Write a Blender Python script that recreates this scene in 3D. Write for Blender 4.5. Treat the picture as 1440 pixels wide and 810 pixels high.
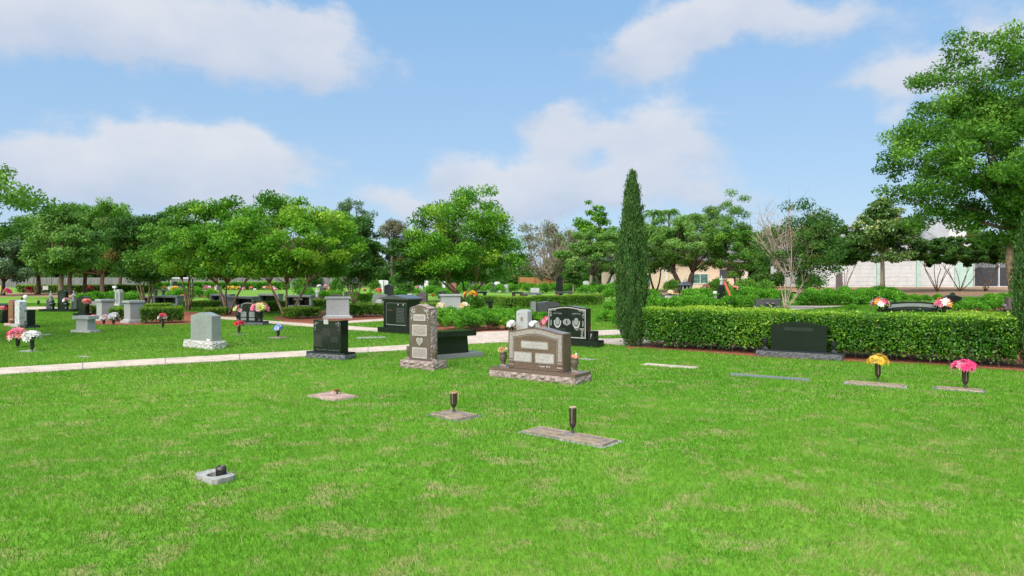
import bpy, bmesh, math, random
import numpy as np
from mathutils import Vector, Matrix

R = math.radians
for o in list(bpy.data.objects):
    bpy.data.objects.remove(o, do_unlink=True)
sc = bpy.context.scene
COL = sc.collection

# ------------------------------------------------------------------ camera
F, EYE, HOR = 960.0, 1.75, 390.0          # focal length in photo pixels, eye height, horizon row
cd = bpy.data.cameras.new('camera')
cd.sensor_width = 36.0
cd.lens = 36.0 * F / 1440.0
cd.shift_y = (HOR - 405.0) / 1440.0
cd.clip_start, cd.clip_end = 0.1, 3000.0
cam = bpy.data.objects.new('camera', cd)
COL.objects.link(cam)
cam.location = (0, 0, EYE)
cam.rotation_euler = (R(90), 0, 0)
sc.camera = cam

# ------------------------------------------------------------------ exposure
sc.view_settings.view_transform = 'Standard'
sc.view_settings.look = 'None'
sc.view_settings.exposure = 1.05
sc.view_settings.gamma = 1.0
sc.view_settings.use_curve_mapping = False
sc.render.engine = 'CYCLES'
sc.cycles.use_denoising = True
sc.cycles.max_bounces = 7
sc.cycles.diffuse_bounces = 3
sc.cycles.glossy_bounces = 3
sc.cycles.transmission_bounces = 4
sc.cycles.transparent_max_bounces = 6
sc.cycles.caustics_reflective = False
sc.cycles.caustics_refractive = False

# ------------------------------------------------------------------ sun
SUN_EL, SUN_AZ = 49.0, -152.0               # azimuth measured from +Y (view direction) towards +X
sd = bpy.data.lights.new('sun', 'SUN')
sd.energy = 3.7
sd.angle = R(75)
sd.color = (1.0, 0.965, 0.91)
sun = bpy.data.objects.new('sun', sd)
COL.objects.link(sun)
_s = Vector((math.sin(R(SUN_AZ)) * math.cos(R(SUN_EL)), math.cos(R(SUN_AZ)) * math.cos(R(SUN_EL)), math.sin(R(SUN_EL))))
sun.rotation_euler = _s.to_track_quat('Z', 'Y').to_euler()

# ------------------------------------------------------------------ sky with clouds
W = bpy.data.worlds.new('World')
sc.world = W
W.use_nodes = True
nt = W.node_tree
nt.nodes.clear()


def nn(tree, kind, **kw):
    n = tree.nodes.new(kind)
    for k, v in kw.items():
        setattr(n, k, v)
    return n


def wmath(op, a, b=None, c=None, clamp=False):
    n = nt.nodes.new('ShaderNodeMath')
    n.operation = op
    n.use_clamp = clamp
    for i, v in enumerate((a, b, c)):
        if v is None:
            continue
        if isinstance(v, (int, float)):
            n.inputs[i].default_value = v
        else:
            nt.links.new(v, n.inputs[i])
    return n.outputs[0]


tc = nn(nt, 'ShaderNodeTexCoord')
sep = nn(nt, 'ShaderNodeSeparateXYZ')
nt.links.new(tc.outputs['Generated'], sep.inputs[0])
# warp the direction a little so that cloud outlines are ragged
wn = nn(nt, 'ShaderNodeTexNoise')
wn.inputs['Scale'].default_value = 6.0
wn.inputs['Detail'].default_value = 6.0
wn.inputs['Roughness'].default_value = 0.55
nt.links.new(tc.outputs['Generated'], wn.inputs['Vector'])
wsep = nn(nt, 'ShaderNodeSeparateColor')
nt.links.new(wn.outputs['Color'], wsep.inputs[0])
az = wmath('ARCTAN2', sep.outputs[0], sep.outputs[1])
el = wmath('ARCSINE', sep.outputs[2])
az = wmath('ADD', az, wmath('MULTIPLY', wmath('SUBTRACT', wsep.outputs[0], 0.5), 0.2))
el = wmath('ADD', el, wmath('MULTIPLY', wmath('SUBTRACT', wsep.outputs[1], 0.5), 0.13))
# cumulus heaps: heading, height (degrees), half width, half height, weight
HEAPS = []
for (px, py, rx, ry, wt) in [
        (255, 45, 262, 60, 1.0), (420, 62, 112, 44, .75), (110, 25, 150, 40, .6), (60, 8, 120, 40, .5),
        (230, 222, 190, 62, 1.15), (330, 222, 150, 42, .8), (110, 262, 110, 40, .7), (240, 275, 240, 40, .4),
        (900, 68, 92, 48, .95), (1010, 34, 130, 48, .75), (1090, 50, 80, 36, .4),
        (770, 172, 52, 34, .85), (850, 192, 120, 46, .7), (930, 180, 75, 42, .75), (735, 252, 62, 46, 1.0), (800, 270, 100, 40, .7),
        (950, 245, 110, 44, .65), (620, 238, 66, 36, .75), (600, 295, 80, 30, .75), (690, 300, 90, 36, .7),
        (1290, 98, 110, 30, .8), (1400, 62, 100, 52, .72), (1200, 28, 170, 34, .4), (1262, 160, 30, 26, .7),
        (740, 285, 150, 38, .6), (1000, 285, 220, 30, .4), (420, 300, 160, 30, .3)]:
    x, z = (px - 720) / F, (HOR - py) / F
    HEAPS.append((math.atan2(x, 1), math.asin(z / math.sqrt(x * x + 1 + z * z)), rx / F * 0.92, ry / F * 0.95, wt))
for k in range(26):                        # the rest of the sky, out of the photograph
    rr = random.Random(k)
    a = rr.choice((-1, 1)) * rr.uniform(0.95, 3.1)
    HEAPS.append((a, rr.uniform(.08, .8), rr.uniform(.15, .4), rr.uniform(.05, .12), rr.uniform(.6, 1)))
total = None
shade = None
for (a0, e0, ra, re, wt) in HEAPS:
    dx = wmath('MULTIPLY', wmath('SUBTRACT', az, a0), 1 / ra)
    dy = wmath('MULTIPLY', wmath('SUBTRACT', el, e0), 1 / re)
    q = wmath('ADD', wmath('MULTIPLY', dx, dx), wmath('MULTIPLY', dy, dy))
    g = wmath('MULTIPLY', wmath('EXPONENT', wmath('MULTIPLY', q, -1.1)), wt)
    total = g if total is None else wmath('ADD', total, g)
    s_ = wmath('MULTIPLY', g, wmath('MINIMUM', wmath('MAXIMUM', dy, -1.2), 1.2))
    shade = s_ if shade is None else wmath('ADD', shade, s_)
fn = nn(nt, 'ShaderNodeTexNoise')
fn.inputs['Scale'].default_value = 11.0
fn.inputs['Detail'].default_value = 8.0
fn.inputs['Roughness'].default_value = 0.6
mp = nn(nt, 'ShaderNodeMapping')
mp.inputs['Scale'].default_value = (1, 1, 1.9)
nt.links.new(tc.outputs['Generated'], mp.inputs[0])
nt.links.new(mp.outputs[0], fn.inputs['Vector'])
dens = wmath('ADD', total, wmath('MULTIPLY', wmath('SUBTRACT', fn.outputs[0], 0.5), 1.25))
mr = nn(nt, 'ShaderNodeMapRange')
mr.interpolation_type = 'SMOOTHSTEP'
mr.inputs[1].default_value = 0.34
mr.inputs[2].default_value = 0.92
mr.inputs[4].default_value = 0.9
nt.links.new(dens, mr.inputs[0])
# light tops, grey-blue bellies
fn2 = nn(nt, 'ShaderNodeTexNoise')
fn2.inputs['Scale'].default_value = 8.0
fn2.inputs['Detail'].default_value = 4.0
nt.links.new(mp.outputs[0], fn2.inputs['Vector'])
bulk = wmath('DIVIDE', shade, wmath('MAXIMUM', total, .05))
lit = wmath('ADD', wmath('ADD', wmath('MULTIPLY', fn2.outputs[0], 1.5), -.2), wmath('MULTIPLY', bulk, .55), clamp=True)
cmix = nn(nt, 'ShaderNodeMix', data_type='RGBA')
CL = 0.43
cmix.inputs[6].default_value = (0.60 * CL, 0.70 * CL, 0.88 * CL, 1)
cmix.inputs[7].default_value = (0.86 * CL, 0.885 * CL, 0.95 * CL, 1)
nt.links.new(lit, cmix.inputs[0])
sky = nn(nt, 'ShaderNodeTexSky')
sky.sky_type = 'NISHITA'
sky.sun_disc = False
sky.sun_elevation = R(SUN_EL)
sky.sun_rotation = R(SUN_AZ)
sky.air_density = 1.0
sky.dust_density = 1.0
sky.ozone_density = 1.0
SKYK = 0.066
# thin high veil: pale the clear blue a little
veil = nn(nt, 'ShaderNodeMix', data_type='RGBA')
veil.inputs[0].default_value = 0.72
vr = nn(nt, 'ShaderNodeMapRange')
vr.inputs[1].default_value = 0.02
vr.inputs[2].default_value = 0.42
nt.links.new(wmath('ARCSINE', sep.outputs[2]), vr.inputs[0])
vc = nn(nt, 'ShaderNodeMix', data_type='RGBA')
vc.inputs[6].default_value = (0.55 * CL / SKYK, 0.78 * CL / SKYK, 1.05 * CL / SKYK, 1)
vc.inputs[7].default_value = (0.33 * CL / SKYK, 0.64 * CL / SKYK, 1.06 * CL / SKYK, 1)
nt.links.new(vr.outputs[0], vc.inputs[0])
nt.links.new(vc.outputs[2], veil.inputs[7])
nt.links.new(sky.outputs[0], veil.inputs[6])
sc1 = nn(nt, 'ShaderNodeMix', data_type='RGBA')
nt.links.new(mr.outputs[0], sc1.inputs[0])
nt.links.new(veil.outputs[2], sc1.inputs[6])
cs = nn(nt, 'ShaderNodeVectorMath', operation='SCALE')
cs.inputs['Scale'].default_value = 1 / SKYK
nt.links.new(cmix.outputs[2], cs.inputs[0])
nt.links.new(cs.outputs[0], sc1.inputs[7])
bg = nn(nt, 'ShaderNodeBackground')
bg.inputs[1].default_value = SKYK
nt.links.new(sc1.outputs[2], bg.inputs[0])
wo = nn(nt, 'ShaderNodeOutputWorld')
nt.links.new(bg.outputs[0], wo.inputs[0])
W.cycles.sampling_method = 'MANUAL'
W.cycles.sample_map_resolution = 512


# ------------------------------------------------------------------ ground geometry helpers (metres; y = away from the path's viewer)
def G(px, py, z=0.0):
    d = F * (EYE - z) / (py - HOR)
    return Vector(((px - 720) / F * d, d, z))


def AX(px, d):
    return (px - 720) / F * d


def AZ(py, d):
    return EYE - (py - HOR) * d / F


# ------------------------------------------------------------------ materials
MATS = {}


def newmat(name):
    m = bpy.data.materials.new(name)
    m.use_nodes = True
    m.node_tree.nodes.clear()
    MATS[name] = m
    return m, m.node_tree


def ramp(t, stops, fac):
    n = t.nodes.new('ShaderNodeValToRGB')
    e = n.color_ramp.elements
    while len(e) > 1:
        e.remove(e[-1])
    e[0].position = stops[0][0]
    e[0].color = (*stops[0][1], 1)
    for p, c in stops[1:]:
        x = e.new(p)
        x.color = (*c, 1)
    t.links.new(fac, n.inputs[0])
    return n.outputs[0]


def tnoise(t, vec, scale, detail=4, rough=.55, kind='ShaderNodeTexNoise'):
    n = t.nodes.new(kind)
    n.inputs['Scale'].default_value = scale
    if 'Detail' in n.inputs:
        n.inputs['Detail'].default_value = detail
        n.inputs['Roughness'].default_value = rough
    t.links.new(vec, n.inputs['Vector'])
    return n.outputs[0]


def finish(t, col, rough, spec=.5, bump=None, bstr=.3, bdist=.01, metallic=0.0):
    p = t.nodes.new('ShaderNodeBsdfPrincipled')
    o = t.nodes.new('ShaderNodeOutputMaterial')
    if isinstance(col, tuple):
        p.inputs['Base Color'].default_value = (*col, 1)
    else:
        t.links.new(col, p.inputs['Base Color'])
    if isinstance(rough, (int, float)):
        p.inputs['Roughness'].default_value = rough
    else:
        t.links.new(rough, p.inputs['Roughness'])
    p.inputs['Specular IOR Level'].default_value = spec
    p.inputs['Metallic'].default_value = metallic
    if bump is not None:
        b = t.nodes.new('ShaderNodeBump')
        b.inputs['Strength'].default_value = bstr
        b.inputs['Distance'].default_value = bdist
        t.links.new(bump, b.inputs['Height'])
        t.links.new(b.outputs[0], p.inputs['Normal'])
    t.links.new(p.outputs[0], o.inputs[0])
    return p


def stone_mat(name, dark, mid, light, rough, scale=55, bump=0.0, stain=.25, spec=.5):
    m, t = newmat(name)
    c = t.nodes.new('ShaderNodeTexCoord').outputs['Object']
    f = tnoise(t, c, scale, 3, .7)
    col = ramp(t, [(.34, dark), (.5, mid), (.66, light)], f)
    big = tnoise(t, c, 2.3, 5, .6)
    mx = t.nodes.new('ShaderNodeMix')
    mx.data_type = 'RGBA'
    mx.blend_type = 'MULTIPLY'
    mx.inputs[0].default_value = stain
    t.links.new(col, mx.inputs[6])
    t.links.new(ramp(t, [(.3, (.55, .53, .5)), (.6, (1.1, 1.1, 1.08))], big), mx.inputs[7])
    finish(t, mx.outputs[2], rough, spec, tnoise(t, c, 28, 6, .7) if bump else None, bump, .02)
    return m


M = {}
M['black'] = stone_mat('black_granite', (.006, .009, .007), (.011, .015, .012), (.022, .027, .023), .12, 70, spec=.42)
M['black_rough'] = stone_mat('rock_faced_black_granite', (.035, .036, .038), (.075, .077, .08), (.14, .14, .145), .75, 30, .7)
M['grey'] = stone_mat('grey_granite', (.23, .24, .235), (.33, .34, .33), (.43, .435, .425), .35, 60)
M['grey_green'] = stone_mat('grey_green_granite', (.15, .17, .153), (.205, .228, .208), (.275, .29, .272), .22, 60)
M['grey_rough'] = stone_mat('rock_faced_grey_granite', (.26, .25, .23), (.38, .37, .345), (.48, .47, .44), .8, 20, .6)
M['dark_grey'] = stone_mat('charcoal_granite', (.035, .037, .038), (.055, .057, .058), (.09, .092, .093), .25, 60)
M['slate'] = stone_mat('mid_grey_granite', (.12, .12, .12), (.18, .18, .18), (.25, .25, .245), .3, 60)
M['brown'] = stone_mat('brown_granite', (.07, .046, .034), (.118, .08, .06), (.19, .132, .1), .16, 60)
M['brown_dark'] = stone_mat('olive_brown_granite', (.07, .053, .041), (.108, .082, .064), (.15, .115, .09), .2, 60)
M['brown_rough'] = stone_mat('rock_faced_brown_granite', (.15, .11, .09), (.245, .185, .16), (.34, .27, .24), .8, 20, .6)
M['red'] = stone_mat('red_granite', (.13, .045, .03), (.24, .085, .06), (.36, .16, .12), .2, 50)
M['plum'] = stone_mat('plum_granite', (.055, .036, .036), (.1, .07, .07), (.16, .12, .12), .25, 50)
M['pink_rough'] = stone_mat('rock_faced_pink_granite', (.3, .17, .13), (.46, .3, .25), (.6, .45, .4), .8, 26, .6)
M['white_marble'] = stone_mat('weathered_white_marble', (.33, .33, .31), (.55, .55, .53), (.68, .68, .66), .5, 14, .3)
M['etched'] = stone_mat('etched_frosted_stone', (.19, .16, .14), (.25, .215, .19), (.31, .27, .24), .7, 40)
M['etched_white'] = stone_mat('etched_white_stone', (.27, .25, .23), (.335, .315, .29), (.4, .38, .355), .7, 40)
M['etched_dim'] = stone_mat('faint_etching', (.012, .016, .013), (.02, .025, .021), (.032, .037, .032), .2, 60)
M['etched_grey'] = stone_mat('grey_etching', (.12, .13, .125), (.18, .19, .185), (.25, .26, .25), .5, 60)
M['letter_white'] = stone_mat('painted_lettering', (.6, .6, .58), (.7, .7, .68), (.78, .78, .76), .6, 30)
M['concrete'] = stone_mat('concrete', (.2, .195, .175), (.28, .27, .25), (.36, .35, .325), .85, 22, .2)
M['pathway'] = stone_mat('pale_concrete_paving', (.38, .305, .24), (.455, .37, .295), (.52, .425, .345), .88, 7, .15, stain=.5)
M['bronze_plate'] = stone_mat('weathered_bronze_plate', (.12, .09, .068), (.2, .158, .125), (.3, .245, .2), .42, 14, .2)
M['bronze_pink'] = stone_mat('rosy_bronze_plate', (.27, .17, .14), (.38, .25, .2), (.48, .33, .27), .5, 18, .2)
M['bronze'] = stone_mat('dark_bronze', (.018, .013, .01), (.035, .025, .02), (.06, .045, .036), .38, 30)
M['bronze_trim'] = stone_mat('worn_bronze_edge', (.25, .17, .09), (.36, .26, .15), (.45, .34, .22), .4, 30)
M['black_plastic'] = stone_mat('black_plastic', (.008, .009, .008), (.014, .016, .014), (.022, .024, .022), .45, 30)
M['red_mulch'] = stone_mat('red_mulch', (.1, .024, .011), (.22, .055, .022), (.36, .12, .05), .95, 14, .9)
M['brown_mulch'] = stone_mat('pine_straw', (.14, .075, .035), (.26, .15, .075), (.4, .25, .14), .95, 7, .8)
M['white_paint'] = stone_mat('white_paint', (.5, .49, .478), (.55, .537, .522), (.59, .577, .56), .6, 1.2, stain=.1)
M['mint_paint'] = stone_mat('mint_paint', (.34, .46, .39), (.38, .5, .43), (.42, .54, .47), .6, 3, stain=.15)
M['peach_paint'] = stone_mat('peach_stucco', (.55, .4, .29), (.6, .44, .32), (.66, .49, .36), .8, 3, .2, stain=.15)
M['roof_grey'] = stone_mat('grey_roofing', (.1, .1, .105), (.17, .17, .175), (.26, .26, .265), .7, 2.2)
M['dark_metal'] = stone_mat('dark_grey_siding', (.025, .027, .032), (.035, .037, .043), (.05, .052, .058), .5, 4)
M['window'] = stone_mat('green_window_glass', (.03, .075, .06), (.06, .13, .105), (.12, .2, .17), .06, 1.2)
M['bark_tan'] = stone_mat('tan_bark', (.12, .07, .042), (.22, .135, .085), (.34, .23, .15), .85, 6, .6)
M['bark_pale'] = stone_mat('pale_bark', (.2, .15, .11), (.33, .26, .195), (.46, .38, .3), .85, 7, .5)
M['bark_dark'] = stone_mat('dark_bark', (.045, .032, .022), (.085, .062, .045), (.14, .105, .08), .9, 6, .7)
M['dead_twig'] = stone_mat('dry_twig', (.2, .145, .11), (.3, .225, .18), (.4, .31, .25), .9, 6, .3)
M['dry_stalk'] = stone_mat('dry_stalk', (.3, .17, .06), (.42, .26, .1), (.55, .37, .18), .9, 20)
M['stem_green'] = stone_mat('green_stem', (.03, .09, .02), (.05, .13, .03), (.07, .17, .04), .6, 20)
M['ribbon_red'] = stone_mat('red_ribbon', (.5, .05, .03), (.6, .09, .06), (.68, .16, .11), .6, 20)


def wood_fence(name, a, b, c):
    m, t = newmat(name)
    co = t.nodes.new('ShaderNodeTexCoord').outputs['Object']
    mpn = t.nodes.new('ShaderNodeMapping')
    mpn.inputs['Scale'].default_value = (7, 7, .6)
    t.links.new(co, mpn.inputs[0])
    f = tnoise(t, mpn.outputs[0], 1.0, 4, .6)
    finish(t, ramp(t, [(.3, a), (.5, b), (.7, c)], f), .85, .2)
    return m


M['grey_wood'] = wood_fence('weathered_grey_wood', (.085, .08, .075), (.15, .145, .14), (.22, .21, .2))
M['cedar'] = wood_fence('cedar_wood', (.2, .085, .03), (.33, .155, .06), (.44, .23, .1))


def leaf_mat(name, stops, trans=.3, rough=.5, spec=.2, vary=.12, tboost=1.5):
    m, t = newmat(name)
    a = t.nodes.new('ShaderNodeAttribute')
    a.attribute_name = 'tint'
    inf = t.nodes.new('ShaderNodeObjectInfo')
    ad = t.nodes.new('ShaderNodeMath')
    ad.operation = 'MULTIPLY_ADD'
    ad.inputs[1].default_value = vary
    t.links.new(inf.outputs['Random'], ad.inputs[0])
    sb = t.nodes.new('ShaderNodeMath')
    sb.operation = 'SUBTRACT'
    sb.inputs[1].default_value = vary / 2
    t.links.new(a.outputs['Fac'], sb.inputs[0])
    t.links.new(sb.outputs[0], ad.inputs[2])
    col = ramp(t, stops, ad.outputs[0])
    p = t.nodes.new('ShaderNodeBsdfPrincipled')
    t.links.new(col, p.inputs['Base Color'])
    p.inputs['Roughness'].default_value = rough
    p.inputs['Specular IOR Level'].default_value = spec
    tr = t.nodes.new('ShaderNodeBsdfTranslucent')
    sm = t.nodes.new('ShaderNodeMix')
    sm.data_type = 'RGBA'
    sm.blend_type = 'MULTIPLY'
    sm.inputs[0].default_value = 1
    sm.inputs[7].default_value = (tboost * 1.15, tboost * 1.05, tboost * .6, 1)
    t.links.new(col, sm.inputs[6])
    t.links.new(sm.outputs[2], tr.inputs[0])
    mx = t.nodes.new('ShaderNodeMixShader')
    mx.inputs[0].default_value = trans
    t.links.new(p.outputs[0], mx.inputs[1])
    t.links.new(tr.outputs[0], mx.inputs[2])
    o = t.nodes.new('ShaderNodeOutputMaterial')
    t.links.new(mx.outputs[0], o.inputs[0])
    return m


M['leaf_bright'] = leaf_mat('bright_green_leaf', [(0, (.036, .125, .006)), (.45, (.08, .235, .011)), (.8, (.16, .33, .02)), (1, (.27, .42, .04))], .34)
M['leaf_mid'] = leaf_mat('mid_green_leaf', [(0, (.035, .11, .01)), (.5, (.07, .19, .017)), (1, (.15, .3, .035))], .3)
M['leaf_dark'] = leaf_mat('dark_green_leaf', [(0, (.02, .07, .01)), (.5, (.045, .125, .017)), (.85, (.08, .175, .025)), (1, (.15, .12, .03))], .25)
M['leaf_grey'] = leaf_mat('grey_green_leaf', [(0, (.05, .1, .045)), (.5, (.095, .175, .075)), (1, (.16, .25, .11))], .25)
M['leaf_oak'] = leaf_mat('oak_leaf', [(0, (.06, .14, .02)), (.5, (.11, .235, .04)), (1, (.2, .34, .08))], .28)
M['leaf_magnolia'] = leaf_mat('magnolia_leaf', [(0, (.045, .11, .02)), (.5, (.095, .19, .035)), (.8, (.2, .27, .06)), (1, (.36, .33, .08))], .15, .3, .5)
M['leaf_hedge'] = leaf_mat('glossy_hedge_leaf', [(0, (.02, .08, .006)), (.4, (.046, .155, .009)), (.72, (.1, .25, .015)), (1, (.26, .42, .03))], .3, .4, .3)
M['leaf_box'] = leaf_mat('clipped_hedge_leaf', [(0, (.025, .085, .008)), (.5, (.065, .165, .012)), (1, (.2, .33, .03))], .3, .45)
M['leaf_shrub'] = leaf_mat('juniper_leaf', [(0, (.035, .13, .008)), (.5, (.08, .26, .014)), (1, (.18, .4, .03))], .33, .5)
M['leaf_cypress'] = leaf_mat('cypress_spray', [(0, (.028, .07, .016)), (.5, (.06, .14, .03)), (.9, (.1, .2, .045)), (1, (.2, .22, .08))], .25, .6)
M['leaf_dry'] = leaf_mat('dusty_grey_leaf', [(0, (.09, .085, .05)), (.5, (.15, .15, .085)), (1, (.2, .23, .12))], .2, .7)
M['grass'] = leaf_mat('grass_blade', [(0, (.045, .145, .008)), (.35, (.09, .235, .013)), (.62, (.155, .31, .025)), (.8, (.235, .335, .065)), (1, (.39, .385, .155))], .35, .6, .12, 0.0, 1.3)


def petal_mat():
    m, t = newmat('petal')
    a = t.nodes.new('ShaderNodeAttribute')
    a.attribute_name = 'petal'
    p = finish(t, a.outputs['Color'], .7, .2)
    tr = t.nodes.new('ShaderNodeBsdfTranslucent')
    t.links.new(a.outputs['Color'], tr.inputs[0])
    mx = t.nodes.new('ShaderNodeMixShader')
    mx.inputs[0].default_value = .3
    t.links.new(p.outputs[0], mx.inputs[1])
    t.links.new(tr.outputs[0], mx.inputs[2])
    t.links.new(mx.outputs[0], t.nodes['Material Output'].inputs[0])
    return m


M['petal'] = petal_mat()


def turf_mat():
    m, t = newmat('turf')
    c = t.nodes.new('ShaderNodeNewGeometry').outputs['Position']
    big = tnoise(t, c, .22, 5, .6)
    fine = tnoise(t, c, 9, 6, .75)
    a = ramp(t, [(.32, (.07, .195, .012)), (.5, (.095, .25, .014)), (.66, (.15, .29, .03))], big)
    b = ramp(t, [(.3, (.55, .6, .5)), (.5, (1, 1, 1)), (.72, (1.45, 1.25, 1.3))], fine)
    mx = t.nodes.new('ShaderNodeMix')
    mx.data_type = 'RGBA'
    mx.blend_type = 'MULTIPLY'
    mx.inputs[0].default_value = 1
    t.links.new(a, mx.inputs[6])
    t.links.new(b, mx.inputs[7])
    th = tnoise(t, c, 2.4, 6, .7)
    m2 = t.nodes.new('ShaderNodeMix')
    m2.data_type = 'RGBA'
    t.links.new(ramp(t, [(.5, (0, 0, 0)), (.62, (.75, .75, .75))], th), m2.inputs[0])
    t.links.new(mx.outputs[2], m2.inputs[6])
    m2.inputs[7].default_value = (.3, .25, .11, 1)
    finish(t, m2.outputs[2], .9, .15, fine, .5, .03)
    return m


M['turf'] = turf_mat()


# ------------------------------------------------------------------ mesh helpers
class MB:
    """collects boxes, prisms, lathes and tubes for one mesh"""

    def __init__(s):
        s.v, s.f = [], []

    def add(s, vs, fs):
        o = len(s.v)
        s.v += [tuple(v) for v in vs]
        s.f += [tuple(i + o for i in q) for q in fs]
        return s

    def box(s, x0, x1, y0, y1, z0, z1, tx=0.0, ty=0.0):
        """tx, ty: how far the top is drawn in"""
        vs = [(x0, y0, z0), (x1, y0, z0), (x1, y1, z0), (x0, y1, z0),
              (x0 + tx, y0 + ty, z1), (x1 - tx, y0 + ty, z1), (x1 - tx, y1 - ty, z1), (x0 + tx, y1 - ty, z1)]
        return s.add(vs, [(3, 2, 1, 0), (4, 5, 6, 7), (0, 1, 5, 4), (1, 2, 6, 5), (2, 3, 7, 6), (3, 0, 4, 7)])

    def prism(s, outline, y0, y1):
        """outline in (x, z), counter-clockwise seen from -Y"""
        n = len(outline)
        vs = [(x, y0, z) for x, z in outline] + [(x, y1, z) for x, z in outline]
        fs = [tuple(range(n)), tuple(range(2 * n - 1, n - 1, -1))]
        fs += [(i + n, (i + 1) % n + n, (i + 1) % n, i) for i in range(n)]
        return s.add(vs, fs)

    def lathe(s, prof, n=14, cx=0, cy=0, cz=0):
        vs, fs = [], []
        for r, z in prof:
            for k in range(n):
                a = 2 * math.pi * k / n
                vs.append((cx + r * math.cos(a), cy + r * math.sin(a), cz + z))
        for j in range(len(prof) - 1):
            for k in range(n):
                k2 = (k + 1) % n
                fs.append((j * n + k, j * n + k2, (j + 1) * n + k2, (j + 1) * n + k))
        fs.append(tuple(range(n - 1, -1, -1)))
        m = (len(prof) - 1) * n
        fs.append(tuple(m + k for k in range(n)))
        return s.add(vs, fs)

    def tube(s, pts, radii, n=6):
        vs, fs = [], []
        pts = [Vector(p) for p in pts]
        for i, p in enumerate(pts):
            t = (pts[min(i + 1, len(pts) - 1)] - pts[max(i - 1, 0)])
            if t.length < 1e-6:
                t = Vector((0, 0, 1))
            t.normalize()
            a = t.cross(Vector((1, 0, 0)) if abs(t.x) < .8 else Vector((0, 1, 0))).normalized()
            b = t.cross(a)
            for k in range(n):
                w = 2 * math.pi * k / n
                vs.append(p + (a * math.cos(w) + b * math.sin(w)) * radii[i])
        for j in range(len(pts) - 1):
            for k in range(n):
                k2 = (k + 1) % n
                fs.append((j * n + k, j * n + k2, (j + 1) * n + k2, (j + 1) * n + k))
        fs.append(tuple(range(n - 1, -1, -1)))
        m = (len(pts) - 1) * n
        fs.append(tuple(m + k for k in range(n)))
        return s.add(vs, fs)

    def rough(s, L, D, h, z0=0.0, amp=.025, seed=0, cx=0.0, cy=0.0):
        """rock-faced block: flat top, broken sides"""
        rg = random.Random(seed)
        ring = []
        stp = .055
        nx, ny = max(4, int(L / stp)), max(3, int(D / stp))
        for i in range(nx):
            ring.append((-L / 2 + L * i / nx, -D / 2, 0, -1))
        for i in range(ny):
            ring.append((L / 2, -D / 2 + D * i / ny, 1, 0))
        for i in range(nx):
            ring.append((L / 2 - L * i / nx, D / 2, 0, 1))
        for i in range(ny):
            ring.append((-L / 2, D / 2 - D * i / ny, -1, 0))
        n, nz = len(ring), max(4, int(h / .035))
        vs, fs = [], []
        for j in range(nz + 1):
            for (x, y, ax, ay) in ring:
                e = 0 if j == nz else amp * .75 * (rg.random() * 1.0 + .35 * math.sin(x * 31 + y * 27 + j * 2.2)) * (1 if j else .5)
                zz = z0 + h * j / nz + (0 if j in (0, nz) else rg.uniform(-.2, .2) * h / nz)
                vs.append((cx + x + ax * e, cy + y + ay * e, zz))
        for j in range(nz):
            for k in range(n):
                k2 = (k + 1) % n
                fs.append((j * n + k, j * n + k2, (j + 1) * n + k2, (j + 1) * n + k))
        fs.append(tuple(nz * n + k for k in range(n)))
        fs.append(tuple(range(n - 1, -1, -1)))
        return s.add(vs, fs)

    def build(s, name, mat, parent=None, bevel=0.0, smooth=False, loc=(0, 0, 0), rz=0.0):
        bm = bmesh.new()
        for v in s.v:
            bm.verts.new(v)
        bm.verts.ensure_lookup_table()
        for q in s.f:
            try:
                bm.faces.new([bm.verts[i] for i in q])
            except ValueError:
                pass
        bmesh.ops.recalc_face_normals(bm, faces=bm.faces[:])
        if bevel:
            ed = [e for e in bm.edges if len(e.link_faces) == 2 and e.calc_face_angle(0) > R(35)]
            if ed:
                bmesh.ops.bevel(bm, geom=ed, offset=bevel, segments=2, affect='EDGES', clamp_overlap=True)
        me = bpy.data.meshes.new(name)
        bm.to_mesh(me)
        bm.free()
        if smooth:
            for p in me.polygons:
                p.use_smooth = True
        me.materials.append(mat)
        return link(name, me, parent, loc, rz)


def link(name, me, parent=None, loc=(0, 0, 0), rz=0.0):
    o = bpy.data.objects.new(name, me)
    COL.objects.link(o)
    o.location = loc
    o.rotation_euler = (0, 0, rz)
    if parent is not None:
        o.parent = parent
    return o


def tag(o, label=None, cat=None, group=None, kind=None):
    if label:
        o['label'] = label
    if cat:
        o['category'] = cat
    if group:
        o['group'] = group
    if kind:
        o['kind'] = kind
    return o


def thing(name, label, cat, loc=(0, 0, 0), rz=0.0, group=None):
    o = bpy.data.objects.new(name, None)
    COL.objects.link(o)
    o.empty_display_size = .2
    o.location = loc
    o.rotation_euler = (0, 0, rz)
    return tag(o, label, cat, group)


def dup(o, loc, rz=0.0, scale=None, label=None, group=None):
    r = o.copy()
    COL.objects.link(r)
    r.location = loc
    r.rotation_euler = (0, 0, rz)
    if scale is not None:
        r.scale = scale if not isinstance(scale, (int, float)) else (scale,) * 3
    if label:
        r['label'] = label
    if group:
        r['group'] = group
    for ch in list(o.children):
        c = ch.copy()
        COL.objects.link(c)
        c.parent = r
        for g in ch.children:
            d = g.copy()
            COL.objects.link(d)
            d.parent = c
    return r


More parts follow.
